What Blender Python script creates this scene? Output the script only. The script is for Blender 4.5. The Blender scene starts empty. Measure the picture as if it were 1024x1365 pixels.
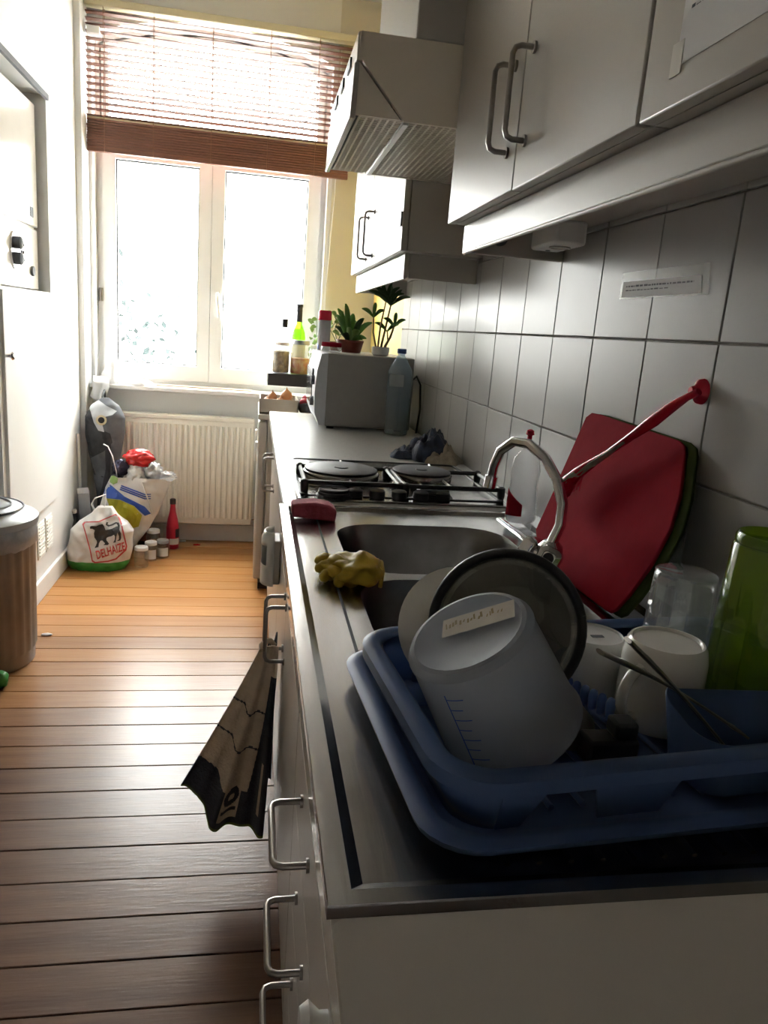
import bpy, bmesh, math, random
from mathutils import Vector, Matrix, noise
random.seed(7)
sc = bpy.context.scene
COL = sc.collection
# ------------------------------------------------------------------ camera
CAMZ = 1.277
FPX = 997.46
_p, _y, _r = math.radians(13.425), math.radians(10.375), math.radians(4.464)
_fw = Vector((math.sin(_y)*math.cos(_p), math.cos(_y)*math.cos(_p), -math.sin(_p)))
_rt = Vector((math.cos(_y), -math.sin(_y), 0)); _up = _rt.cross(_fw)
CA = _rt*math.cos(_r) + _up*math.sin(_r)
CB = -_rt*math.sin(_r) + _up*math.cos(_r)
CC = _fw
camd = bpy.data.cameras.new('camera'); cam = bpy.data.objects.new('camera', camd); COL.objects.link(cam)
camd.sensor_fit = 'VERTICAL'; camd.sensor_height = 36.0; camd.lens = FPX/1365*36.0
camd.clip_start = 0.02; camd.clip_end = 200
cam.matrix_world = Matrix(((CA.x, CB.x, -CC.x, 0), (CA.y, CB.y, -CC.y, 0), (CA.z, CB.z, -CC.z, CAMZ), (0, 0, 0, 1)))
sc.camera = cam
# ------------------------------------------------------------------ sky and exposure
wd = bpy.data.worlds.new('overcast_sky'); sc.world = wd; wd.use_nodes = True
wn_ = wd.node_tree; bg = wn_.nodes['Background']; bg.inputs[1].default_value = 30.0
# CIE overcast sky: luminance rises from horizon to zenith as (1 + 2 sin elevation) / 3
_tc = wn_.nodes.new('ShaderNodeTexCoord'); _sx = wn_.nodes.new('ShaderNodeSeparateXYZ'); wn_.links.new(_tc.outputs['Generated'], _sx.inputs[0])
_mr = wn_.nodes.new('ShaderNodeMapRange'); _mr.inputs[1].default_value = 0; _mr.inputs[2].default_value = 1; _mr.inputs[3].default_value = .333; _mr.inputs[4].default_value = 1; wn_.links.new(_sx.outputs['Z'], _mr.inputs[0])
_mx = wn_.nodes.new('ShaderNodeVectorMath'); _mx.operation = 'SCALE'; _mx.inputs[0].default_value = (1.0, .985, .955); wn_.links.new(_mr.outputs[0], _mx.inputs['Scale']); wn_.links.new(_mx.outputs[0], bg.inputs[0])
sc.view_settings.view_transform = 'Standard'; sc.view_settings.look = 'None'
sc.view_settings.exposure = 1.0; sc.view_settings.gamma = 1.0; sc.view_settings.use_curve_mapping = False
# ------------------------------------------------------------------ pixel rays to known planes (used only to measure positions)
def _ray(px, py): return CA*((px-512)/FPX) - CB*((py-682.5)/FPX) + CC
def at_x(px, py, v): d = _ray(px, py); return Vector((0, 0, CAMZ)) + d*(v/d.x)
def at_y(px, py, v): d = _ray(px, py); return Vector((0, 0, CAMZ)) + d*(v/d.y)
def at_z(px, py, v): d = _ray(px, py); return Vector((0, 0, CAMZ)) + d*((v-CAMZ)/d.z)
def at_plane(px, py, o, n):
    d = _ray(px, py); c = Vector((0, 0, CAMZ)); return c + d*((o-c).dot(n)/d.dot(n))
# ------------------------------------------------------------------ materials
MATS = {}
def mat(name, col, rough=.5, metal=0, var=None, bump=None, trans=0, coat=0, spec=.5, stretch=(1, 1, 1), col2=None, rnd=0, sheen=0, aniso=0, sss=0):
    m = bpy.data.materials.new(name); m.use_nodes = True; nt = m.node_tree; b = nt.nodes['Principled BSDF']
    c = (*col, 1); b.inputs['Base Color'].default_value = c
    b.inputs['Roughness'].default_value = rough; b.inputs['Metallic'].default_value = metal
    b.inputs['Specular IOR Level'].default_value = spec; b.inputs['Coat Weight'].default_value = coat
    b.inputs['Transmission Weight'].default_value = trans; b.inputs['Sheen Weight'].default_value = sheen
    if var or bump:
        tc = nt.nodes.new('ShaderNodeTexCoord'); mp = nt.nodes.new('ShaderNodeMapping'); mp.inputs['Scale'].default_value = stretch
        nt.links.new(tc.outputs['Object'], mp.inputs['Vector'])
        if rnd:
            oi = nt.nodes.new('ShaderNodeObjectInfo'); ad = nt.nodes.new('ShaderNodeVectorMath'); ad.operation = 'MULTIPLY_ADD'
            ad.inputs[1].default_value = (37, 53, 71); nt.links.new(oi.outputs['Random'], ad.inputs[0]); nt.links.new(mp.outputs[0], ad.inputs[2]); vec = ad.outputs[0]
        else: vec = mp.outputs[0]
    if var:
        sca, amt = var
        n = nt.nodes.new('ShaderNodeTexNoise'); n.inputs['Scale'].default_value = sca; n.inputs['Detail'].default_value = 6; nt.links.new(vec, n.inputs['Vector'])
        r = nt.nodes.new('ShaderNodeValToRGB'); r.color_ramp.elements[0].position = .3; r.color_ramp.elements[1].position = .7
        c2 = col2 if col2 else tuple(x*(1-amt) for x in col)
        r.color_ramp.elements[0].color = (*c2, 1); r.color_ramp.elements[1].color = c
        nt.links.new(n.outputs['Fac'], r.inputs[0]); out = r.outputs[0]
        if rnd:
            hs = nt.nodes.new('ShaderNodeHueSaturation'); mr = nt.nodes.new('ShaderNodeMapRange'); mr.inputs[3].default_value = 1-rnd; mr.inputs[4].default_value = 1+rnd
            nt.links.new(oi.outputs['Random'], mr.inputs[0]); nt.links.new(mr.outputs[0], hs.inputs['Value']); nt.links.new(out, hs.inputs['Color']); out = hs.outputs[0]
        nt.links.new(out, b.inputs['Base Color'])
    if bump:
        n = nt.nodes.new('ShaderNodeTexNoise'); n.inputs['Scale'].default_value = bump[0]; n.inputs['Detail'].default_value = 3; nt.links.new(vec, n.inputs['Vector'])
        bp = nt.nodes.new('ShaderNodeBump'); bp.inputs['Strength'].default_value = bump[1]; bp.inputs['Distance'].default_value = .004
        nt.links.new(n.outputs['Fac'], bp.inputs['Height']); nt.links.new(bp.outputs[0], b.inputs['Normal'])
    MATS[name] = m; return m
def thin_glass(name, tint, gloss=.9, rough=.03, base=.05, diff=0, dcol=(1, 1, 1), tl=.5):
    tlf = tl
    m = bpy.data.materials.new(name); m.use_nodes = True; nt = m.node_tree; nt.nodes.remove(nt.nodes['Principled BSDF']); out = nt.nodes['Material Output']
    t = nt.nodes.new('ShaderNodeBsdfTransparent'); t.inputs[0].default_value = (*tint, 1)
    g = nt.nodes.new('ShaderNodeBsdfGlossy'); g.inputs['Roughness'].default_value = rough; g.inputs[0].default_value = (gloss, gloss, gloss, 1)
    lw = nt.nodes.new('ShaderNodeLayerWeight'); lw.inputs[0].default_value = .5   # Schlick reflectance, same from both sides of the thin wall
    pw = nt.nodes.new('ShaderNodeMath'); pw.operation = 'POWER'; nt.links.new(lw.outputs['Facing'], pw.inputs[0]); pw.inputs[1].default_value = 5
    fr = nt.nodes.new('ShaderNodeMath'); fr.operation = 'MULTIPLY_ADD'; nt.links.new(pw.outputs[0], fr.inputs[0]); fr.inputs[1].default_value = .9; fr.inputs[2].default_value = base
    mx = nt.nodes.new('ShaderNodeMixShader'); nt.links.new(fr.outputs[0], mx.inputs[0]); sh = t.outputs[0]
    if diff:
        d = nt.nodes.new('ShaderNodeBsdfDiffuse'); d.inputs[0].default_value = (*dcol, 1)
        tl = nt.nodes.new('ShaderNodeBsdfTranslucent'); tl.inputs[0].default_value = (*dcol, 1)
        dm = nt.nodes.new('ShaderNodeMixShader'); dm.inputs[0].default_value = tlf; nt.links.new(d.outputs[0], dm.inputs[1]); nt.links.new(tl.outputs[0], dm.inputs[2])
        m2 = nt.nodes.new('ShaderNodeMixShader'); m2.inputs[0].default_value = diff; nt.links.new(sh, m2.inputs[1]); nt.links.new(dm.outputs[0], m2.inputs[2]); sh = m2.outputs[0]
    nt.links.new(sh, mx.inputs[1]); nt.links.new(g.outputs[0], mx.inputs[2]); nt.links.new(mx.outputs[0], out.inputs['Surface'])
    MATS[name] = m; return m
mat('wall_white', (.75, .75, .74), .6, var=(3, .04), bump=(60, .05))
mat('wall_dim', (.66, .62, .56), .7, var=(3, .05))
mat('wall_cream', (.60, .56, .46), .6, var=(3, .05), bump=(60, .05))
mat('wall_yellow', (.74, .54, .15), .6, var=(4, .06), bump=(60, .05))
mat('ceiling_paint', (.70, .68, .63), .7, var=(3, .04))
mat('grout', (.36, .345, .31), .85, var=(60, .25))
mat('tile', (.40, .39, .375), .30, var=(5, .07), bump=(22, .035), rnd=.03, spec=.18)
for _k in range(5):   # light falloff painted into the boards: dull brown far from the window, orange close
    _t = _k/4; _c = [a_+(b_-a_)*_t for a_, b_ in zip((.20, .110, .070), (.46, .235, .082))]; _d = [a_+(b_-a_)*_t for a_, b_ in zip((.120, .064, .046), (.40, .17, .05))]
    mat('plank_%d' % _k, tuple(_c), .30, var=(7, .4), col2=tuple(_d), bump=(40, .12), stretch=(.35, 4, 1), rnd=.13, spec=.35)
mat('gap_dark', (.03, .02, .015), .9, var=(20, .3))
mat('cab_white', (.425, .40, .36), .34, var=(6, .04), bump=(80, .015))
mat('cab_gloss', (.60, .55, .48), .12, var=(6, .05))
mat('cab_side', (.50, .47, .42), .4, var=(6, .05))
mat('panel_beige', (.52, .48, .41), .5, var=(5, .08))
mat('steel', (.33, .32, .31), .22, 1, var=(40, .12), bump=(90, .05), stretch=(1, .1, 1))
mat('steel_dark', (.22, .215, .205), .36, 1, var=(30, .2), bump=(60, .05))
mat('chrome', (.72, .72, .73), .12, 1, var=(20, .08))
mat('handle_metal', (.33, .31, .29), .28, 1, var=(30, .12))
mat('worktop', (.50, .49, .47), .3, var=(90, .12), bump=(120, .03))
mat('black', (.016, .016, .018), .45, var=(30, .3))
mat('black_gloss', (.012, .012, .014), .15, var=(10, .2))
mat('hotplate', (.035, .035, .038), .5, .5, var=(60, .3))
mat('grey_enamel', (.29, .285, .27), .42, var=(40, .06))
mat('hood_beige', (.76, .69, .58), .4, var=(10, .05))
mat('red_plastic', (.30, .016, .03), .8, var=(25, .12), bump=(60, .06), spec=.03)
mat('red_shiny', (.62, .012, .045), .25, var=(25, .1))
mat('green_board', (.045, .06, .014), .85, var=(25, .15), spec=.05)
mat('blue_plastic', (.08, .125, .26), .45, var=(12, .08), bump=(25, .02), spec=.25)
mat('blue_light', (.14, .24, .52), .3, var=(12, .08))
mat('white_plastic', (.74, .74, .72), .35, var=(15, .04))
mat('white_ceramic', (.74, .72, .68), .14, var=(12, .04))
mat('yellow_rubber', (.55, .37, .02), .55, var=(25, .25), bump=(30, .4))
mat('pink_sponge', (.50, .10, .15), .85, var=(60, .25), bump=(120, .5))
mat('pvc', (.86, .86, .85), .35, var=(4, .03))
mat('radiator_paint', (.88, .85, .76), .38, var=(5, .03))
mat('slat_wood', (.20, .080, .050), .5, var=(14, .3), stretch=(.2, 3, 3), rnd=.12)
mat('rail_cream', (.62, .55, .36), .5, var=(10, .08))
mat('cord_brown', (.33, .17, .11), .8, var=(30, .2))
mat('sill_wood', (.55, .40, .27), .55, var=(20, .3), stretch=(.3, 3, 3))
mat('paper', (.72, .72, .73), .7, var=(10, .04))
mat('tape', (.62, .60, .55), .3, var=(20, .08))
mat('ink', (.10, .10, .13), .7, var=(30, .2))
mat('label_yellowed', (.52, .46, .36), .7, var=(40, .2))
mat('towel_tan', (.58, .46, .34), .95, var=(45, .2), bump=(160, .5), sheen=.2)
mat('towel_navy', (.03, .033, .05), .95, var=(60, .4), bump=(160, .5), sheen=.1)
mat('towel_hem', (.16, .20, .03), .9, var=(60, .3))
mat('towel_blue', (.045, .06, .11), .95, var=(25, .75), bump=(110, .7), sheen=.2)
mat('cloth_beige', (.40, .35, .28), .95, var=(50, .3), bump=(110, .6))
mat('cloth_white', (.78, .78, .80), .9, var=(20, .1), bump=(40, .3))
mat('bag_white', (.72, .70, .68), .4, var=(9, .1), bump=(14, .4))
mat('bag_green', (.05, .30, .05), .4, var=(9, .2), bump=(14, .4))
mat('bag_red', (.52, .05, .05), .45, var=(12, .15))
mat('bag_black', (.02, .018, .018), .5, var=(12, .2))
mat('bag_blue', (.03, .09, .42), .4, var=(9, .2), bump=(14, .3))
mat('bag_yellow', (.50, .45, .02), .4, var=(9, .2), bump=(14, .3))
mat('foil_red', (.72, .03, .03), .25, var=(25, .4), bump=(30, .8))
mat('foil_dark', (.05, .05, .10), .2, .5, var=(25, .5), bump=(30, .8))
mat('foil_silver', (.62, .62, .64), .25, .6, var=(25, .4), bump=(30, .8))
mat('pack_grey', (.13, .14, .155), .8, var=(30, .2), bump=(70, .3))
mat('pack_black', (.025, .027, .032), .75, var=(30, .3), bump=(70, .3))
mat('pack_light', (.55, .58, .62), .6, var=(30, .1))
mat('bin_metal', (.26, .225, .20), .42, .55, var=(6, .3), bump=(30, .15))
mat('bin_lid', (.42, .44, .46), .35, .6, var=(6, .25), bump=(30, .12))
mat('bin_liner', (.34, .34, .36), .3, var=(12, .25), bump=(25, .6))
mat('ketchup', (.60, .02, .06), .3, var=(12, .1))
mat('lid_white', (.75, .75, .75), .35, var=(20, .05))
mat('lid_dark', (.03, .03, .04), .4, var=(20, .2))
mat('jar_contents', (.42, .30, .14), .8, var=(45, .7), bump=(40, .6))
mat('jar_contents_b', (.60, .42, .12), .8, var=(30, .6), col2=(.40, .03, .02), bump=(40, .6))
mat('onion', (.46, .20, .08), .4, var=(9, .3), stretch=(1, 1, .2))
mat('crate_card', (.45, .40, .33), .8, var=(20, .12))
mat('red_net', (.45, .02, .05), .5, var=(40, .5))
mat('leaf', (.09, .25, .035), .4, var=(12, .35))
mat('leaf_dark', (.03, .085, .02), .4, var=(12, .35))
mat('leaf_light', (.28, .45, .14), .45, var=(12, .3))
mat('stem_brown', (.24, .17, .06), .7, var=(30, .3))
mat('pot_brown', (.17, .035, .02), .5, var=(12, .2))
mat('soil', (.03, .02, .012), .95, var=(40, .5), bump=(60, .8))
mat('bottle_blue_cap', (.03, .07, .20), .4, var=(12, .1))
mat('tree_leaf', (.020, .034, .034), .7, var=(2, .4))
mat('facade', (.80, .80, .78), .8, var=(.6, .06))
mat('facade_glass', (.015, .02, .028), .6, var=(.8, .2))
mat('street', (.45, .45, .44), .9, var=(.6, .1))
mat('grater_metal', (.26, .245, .22), .32, .9, var=(30, .2))
thin_glass('window_glass', (.97, .985, .98), .9, .01, base=.04)
thin_glass('clear_glass', (.90, .92, .92), .95, .03, base=.11, diff=.10, dcol=(.8, .8, .8))
thin_glass('clear_plastic', (.93, .93, .94), .9, .12, diff=.30, dcol=(.8, .8, .82))
thin_glass('water_bottle', (.74, .82, .86), .9, .06, diff=.28, dcol=(.50, .60, .66))
thin_glass('green_acrylic', (.55, .68, .07), .9, .08, base=.07, diff=.40, dcol=(.20, .29, .015))
thin_glass('green_glass', (.45, .72, .10), .9, .03, diff=.25, dcol=(.35, .65, .05))
thin_glass('jug_plastic', (.62, .66, .72), .35, .5, diff=.80, dcol=(.50, .52, .56))
thin_glass('blue_translucent', (.24, .36, .62), .30, .30, diff=.84, dcol=(.115, .175, .33), tl=.25)
thin_glass('lid_glass', (.46, .45, .42), .9, .05, base=.07, diff=.16, dcol=(.30, .29, .27))
thin_glass('tape_clear', (.97, .965, .95), .6, .3, diff=.25, dcol=(.62, .60, .56))
# ------------------------------------------------------------------ mesh helpers
class MB:
    def __init__(s): s.v = []; s.f = []; s.mi = []
    def add(s, vs, fs, mi=0):
        b = len(s.v); s.v += [Vector(v) for v in vs]
        for f in fs: s.f.append([b+i for i in f]); s.mi.append(mi)
        return s
    def box(s, x0, x1, y0, y1, z0, z1, mi=0):
        vs = [(x, y, z) for x in (x0, x1) for y in (y0, y1) for z in (z0, z1)]
        return s.add(vs, [(0, 1, 3, 2), (4, 6, 7, 5), (0, 4, 5, 1), (2, 3, 7, 6), (0, 2, 6, 4), (1, 5, 7, 3)], mi)
    def lathe(s, prof, c=(0, 0, 0), seg=28, M=None, mi=0, wob=None):
        c = Vector(c); vs = []; fs = []; n = len(prof)
        for k, (r, z) in enumerate(prof):
            for i in range(seg):
                a = 2*math.pi*i/seg; rr = max(r, 1e-5)
                if wob: rr *= wob(a, z, k)
                p = Vector((rr*math.cos(a), rr*math.sin(a), z))
                if M: p = M @ p
                vs.append(c+p)
        for k in range(n-1):
            for i in range(seg):
                j = (i+1) % seg; fs.append((k*seg+i, k*seg+j, (k+1)*seg+j, (k+1)*seg+i))
        if prof[0][0] > 1e-4: fs.append(tuple(range(seg-1, -1, -1)))
        if prof[-1][0] > 1e-4: fs.append(tuple((n-1)*seg+i for i in range(seg)))
        return s.add(vs, fs, mi)
    def shell(s, prof, **k):  # open revolved surface, no caps
        b = len(s.f); s.lathe(prof, **k); seg = k.get('seg', 28)
        keep = [i for i in range(b, len(s.f)) if len(s.f[i]) == 4]
        s.f = s.f[:b]+[s.f[i] for i in keep]; s.mi = s.mi[:b]+[s.mi[i] for i in keep]; return s
    def tube(s, pts, r, seg=8, mi=0, flat=None):
        pts = [Vector(p) for p in pts]; n = len(pts); rs = r if isinstance(r, (list, tuple)) else [r]*n
        t0 = (pts[1]-pts[0]).normalized(); ref = Vector((0, 0, 1)) if abs(t0.z) < .9 else Vector((1, 0, 0)); u = t0.cross(ref).normalized()
        vs = []; fs = []
        for k in range(n):
            t = (pts[min(k+1, n-1)]-pts[max(k-1, 0)]).normalized(); u = (u-t*u.dot(t)).normalized(); w = t.cross(u)
            for i in range(seg):
                a = 2*math.pi*i/seg; fu, fw = (flat or (1, 1)); vs.append(pts[k]+(u*math.cos(a)*fu+w*math.sin(a)*fw)*rs[k])
        for k in range(n-1):
            for i in range(seg):
                j = (i+1) % seg; fs.append((k*seg+i, k*seg+j, (k+1)*seg+j, (k+1)*seg+i))
        fs.append(tuple(range(seg-1, -1, -1))); fs.append(tuple((n-1)*seg+i for i in range(seg)))
        return s.add(vs, fs, mi)
    def prism(s, poly, fn, mi=0):   # fn(u, v, side) side 0 / 1
        n = len(poly); vs = [fn(u, v, 0) for u, v in poly]+[fn(u, v, 1) for u, v in poly]
        fs = [tuple(range(n-1, -1, -1)), tuple(range(n, 2*n))]+[(i, (i+1) % n, n+(i+1) % n, n+i) for i in range(n)]
        return s.add(vs, fs, mi)
    def ring(s, po, pi, fn, mi=0):  # frame between two closed outlines of equal count
        n = len(po); vs = [fn(u, v, w) for w in (0, 1) for P in (po, pi) for u, v in P]; fs = []
        for i in range(n):
            j = (i+1) % n
            fs += [(i, j, n+j, n+i), (2*n+i, 3*n+i, 3*n+j, 2*n+j), (i, 2*n+i, 2*n+j, j), (n+i, n+j, 3*n+j, 3*n+i)]
        return s.add(vs, fs, mi)
    def grid(s, fn, nu, nv, mi=0, closeu=False):
        vs = [fn(i/nu, j/nv) for i in range(nu+(0 if closeu else 1)) for j in range(nv+1)]; fs = []; m = len(vs)//(nv+1)
        for i in range(nu):
            for j in range(nv):
                a = i % m; b = (i+1) % m; fs.append((a*(nv+1)+j, b*(nv+1)+j, b*(nv+1)+j+1, a*(nv+1)+j+1))
        return s.add(vs, fs, mi)
    def blob(s, c, rad, amp=.2, sc_=6, sub=3, seed=0, mi=0, flat=None):
        bm = bmesh.new(); bmesh.ops.create_icosphere(bm, subdivisions=sub, radius=1)
        c = Vector(c); vs = []
        for v in bm.verts:
            p = v.co.copy(); d = 1+amp*noise.fractal(p*sc_/3+Vector((seed*7.3, seed*3.1, 0)), 1, 2, 3)
            q = Vector((p.x*rad[0]*d, p.y*rad[1]*d, p.z*rad[2]*d))+c
            if flat is not None and q.z < flat: q.z = flat
            vs.append(q)
        fs = [[v.index for v in f.verts] for f in bm.faces]; bm.free(); return s.add(vs, fs, mi)
WM = {}
def obj(name, mb, m, parent=None, smooth=0, bevel=0, solid=0, mats=None, bseg=2, recalc=True, origin=None, sub=0, merge=False):
    me = bpy.data.meshes.new(name); vs = mb.v
    o = bpy.data.objects.new(name, me); COL.objects.link(o)
    if parent is not None:
        W = WM[parent]; Wi = W.inverted(); vs = [Wi @ v for v in vs]; o.parent = parent; WM[o] = W
    else:
        if origin is None:
            xs = [v.x for v in vs]; ys = [v.y for v in vs]; zs = [v.z for v in vs]; origin = Vector(((min(xs)+max(xs))/2, (min(ys)+max(ys))/2, min(zs)))
        origin = Vector(origin); vs = [v-origin for v in vs]; o.location = origin; WM[o] = Matrix.Translation(origin)
    me.from_pydata([tuple(v) for v in vs], [], mb.f)
    for mm in (mats or [m]): me.materials.append(MATS[mm])
    if mats:
        for p, i in zip(me.polygons, mb.mi): p.material_index = i
    if merge:
        bm = bmesh.new(); bm.from_mesh(me); bmesh.ops.remove_doubles(bm, verts=bm.verts, dist=1e-5); bm.to_mesh(me); bm.free()
    if recalc:
        bm = bmesh.new(); bm.from_mesh(me); bmesh.ops.recalc_face_normals(bm, faces=bm.faces); bm.to_mesh(me); bm.free()
    if smooth:
        me.shade_smooth(); me.set_sharp_from_angle(angle=math.radians(smooth))
    if bevel:
        b = o.modifiers.new('bevel', 'BEVEL'); b.width = bevel; b.segments = bseg; b.limit_method = 'ANGLE'; b.angle_limit = math.radians(40)
        if not smooth: me.shade_smooth(); me.set_sharp_from_angle(angle=math.radians(30)); 
    if solid:
        b = o.modifiers.new('solid', 'SOLIDIFY'); b.thickness = solid; b.offset = 0
    if sub:
        b = o.modifiers.new('sub', 'SUBSURF'); b.levels = sub; b.render_levels = sub
    return o
def tag(o, label, cat, group=None):
    o['label'] = label; o['category'] = cat
    if group: o['group'] = group
    return o
def struct(o): o['kind'] = 'structure'; return o
def thing(name, label, cat, loc=(0, 0, 0), rot=None, group=None):
    o = bpy.data.objects.new(name, None); COL.objects.link(o); o.empty_display_size = .05
    M = Matrix.Translation(Vector(loc)) @ (rot.to_4x4() if rot else Matrix.Identity(4)); o.matrix_world = M; WM[o] = M
    return tag(o, label, cat, group)
def dup(o, parent, loc=None):   # copy one object (shared mesh), optional new location
    c = o.copy(); COL.objects.link(c); c.parent = parent
    if loc is not None: c.location = loc
    WM[c] = WM.get(parent, Matrix.Identity(4)); return c
def B(*a): return MB().box(*a)
def L(prof, c=(0, 0, 0), seg=28, M=None, **k): return MB().lathe(prof, c=c, seg=seg, M=M, **k)
def axis_rot(d):
    return Vector((0, 0, 1)).rotation_difference(Vector(d).normalized()).to_matrix()
def rrect(x0, x1, y0, y1, r, n=5):
    P = []
    for cx, cy, a0 in ((x1-r, y1-r, 0), (x0+r, y1-r, 90), (x0+r, y0+r, 180), (x1-r, y0+r, 270)):
        for k in range(n+1):
            a = math.radians(a0+90*k/n); P.append((cx+r*math.cos(a), cy+r*math.sin(a)))
    return P
_txtcache = {}
def text_polys(s, bold=0):
    cu = bpy.data.curves.new('txt', 'FONT'); cu.body = s; cu.resolution_u = 3; cu.offset = bold
    o = bpy.data.objects.new('txt', cu); COL.objects.link(o)
    dg = bpy.context.evaluated_depsgraph_get(); me = bpy.data.meshes.new_from_object(o.evaluated_get(dg))
    V = [v.co.copy() for v in me.vertices]; F = [list(p.vertices) for p in me.polygons]
    bpy.data.objects.remove(o); bpy.data.curves.remove(cu); bpy.data.meshes.remove(me)
    x0 = min(v.x for v in V); x1 = max(v.x for v in V); y0 = min(v.y for v in V); y1 = max(v.y for v in V)
    return [((v.x-x0)/(x1-x0), (v.y-y0)/(y1-y0)) for v in V], F
def decal_poly(poly, fn, cuts=2):  # polygon in uv mapped onto a surface
    bm = bmesh.new(); f = bm.faces.new([bm.verts.new((u, v, 0)) for u, v in poly]); bmesh.ops.triangulate(bm, faces=[f])
    for _ in range(cuts): bmesh.ops.subdivide_edges(bm, edges=bm.edges, cuts=1, use_grid_fill=True)
    bm.verts.index_update(); mb = MB().add([fn(v.co.x, v.co.y) for v in bm.verts], [[v.index for v in f.verts] for f in bm.faces]); bm.free(); return mb
def fold(c, R, seed, amp, zs, fine=0):
    mb = MB()
    def fn(u, v):
        a = 2*math.pi*u; r = v; x = math.cos(a)*r; y = math.sin(a)*r
        rid = noise.fractal(Vector((x*1.7+seed, y*1.7, seed)), 1.2, 2, 3)
        h = max(0, (1-r**2.6))*zs*(.85+.45*rid)+.004+abs(noise.noise(Vector((x*3.2, y*3.2, seed+3))))*amp*(1-r*.8)+fine*(1-r)*abs(noise.noise(Vector((x*7+seed, y*7, 4))))
        w = 1+.22*noise.noise(Vector((math.cos(a)*1.6+seed, math.sin(a)*1.6, 1)))
        return Vector((c[0]+x*R[0]*w, c[1]+y*R[1]*w, c[2]+(h if v < .99 else .0005)))
    mb.grid(fn, 80, 26, closeu=True); return mb
XW = .655
# ================================================================== THE ROOM
YB = 4.40      # window wall
fl = struct(obj('floor', B(-1.62, XW+.1, -1.5, YB+.1, -.12, -.022), 'gap_dark'))
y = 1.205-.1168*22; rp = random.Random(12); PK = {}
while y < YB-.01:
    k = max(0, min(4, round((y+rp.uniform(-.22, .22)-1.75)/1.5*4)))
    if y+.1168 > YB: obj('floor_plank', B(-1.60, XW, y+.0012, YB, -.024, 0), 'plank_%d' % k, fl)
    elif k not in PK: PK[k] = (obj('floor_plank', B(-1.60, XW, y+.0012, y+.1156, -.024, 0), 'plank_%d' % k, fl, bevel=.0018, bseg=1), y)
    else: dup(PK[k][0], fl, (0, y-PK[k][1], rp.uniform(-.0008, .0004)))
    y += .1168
ce = struct(obj('ceiling', B(-1.62, XW+.1, -1.5, YB+.1, 2.95, 3.05), 'ceiling_paint'))
wr = struct(obj('wall_right', MB().box(XW, XW+.12, -1.5, YB, 0, 2.95), 'grout'))
yel = obj('painted_plaster', B(XW-.006, XW+.001, 3.455, YB, 0, 2.95), 'wall_yellow', wr)
pl2 = obj('painted_plaster', B(XW-.004, XW+.001, -1.5, 3.455, 1.712, 2.95), 'wall_white', wr)
TW, TH = .2086, .2034
t0 = None; k = 0
for r_ in range(-1, 4):
    z0 = 1.0955+TH*(r_-1)
    yy = 1.002-TW*6
    while yy < 3.45:
        w = min(TW, 3.455-yy)
        if t0 is None:
            t0 = obj('tile', B(XW-.0065, XW+.002, yy+.0018, yy+TW-.0018, z0+.0018, z0+TH-.0018), 'tile', wr, bevel=.0012); ty, tz = yy, z0
        elif w > TW-.001:
            c = dup(t0, wr, (random.uniform(-.0004, .0004), yy-ty, z0-tz)); c.rotation_euler = (0, 0, 0)
        elif w > .02: obj('tile', B(XW-.0065, XW+.002, yy+.0018, yy+w, z0+.0018, z0+TH-.0018), 'tile', wr, bevel=.0012)
        yy += TW
struct(obj('wall_near', B(-1.62, XW+.12, -1.6, -1.5, 0, 2.95), 'wall_dim'))
# left: plain wall, then the projecting boiler closet with its niche
struct(obj('wall_left', B(-1.72, -1.60, -1.5, YB, 0, 2.95), 'wall_dim'))
XL = -.92
cl = MB()
cl.box(-1.60, XL, 2.955, YB, 0, 1.338); cl.box(-1.60, XL, 2.955, YB, 2.148, 2.95)
cl.box(-1.60, XL, 3.70, YB, 1.338, 2.148); cl.box(-1.60, XL, 2.955, 3.02, 1.338, 2.148); cl.box(-1.60, -1.42, 3.02, 3.70, 1.338, 2.148)
wc = struct(obj('wall_closet', cl, 'wall_white'))
obj('closet_door', B(XL-.002, XL+.012, 2.99, 3.69, .40, 1.325), 'wall_white', wc, bevel=.002)
obj('niche_lintel', B(XL-.001, XL+.012, 3.02, 3.705, 2.128, 2.150), 'pack_grey', wc)
kn = obj('door_knob', L([(0, .03), (.012, .028), (.016, .02), (.007, .01), (.007, 0)], M=axis_rot((1, 0, 0)), c=(XL+.012, 3.01, 1.09), seg=16), 'chrome', wc, smooth=40)
for yy in (3.36, 3.49):
    vb = obj('vent_grille', B(XL, XL+.006, yy, yy+.105, .185, .345), 'pvc', wc, bevel=.001)
    for k in range(9): obj('vent_slat', B(XL+.006, XL+.010, yy+.01, yy+.095, .198+k*.0157, .205+k*.0157), 'pvc', vb)
struct(obj('baseboard_left', B(XL-.001, XL+.014, 2.955, YB, 0, .095), 'wall_white', bevel=.004))
struct(obj('trim_1', B(XL-.002, XL+.03, 4.24, YB, .095, 2.95), 'wall_white', bevel=.003))
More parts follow.
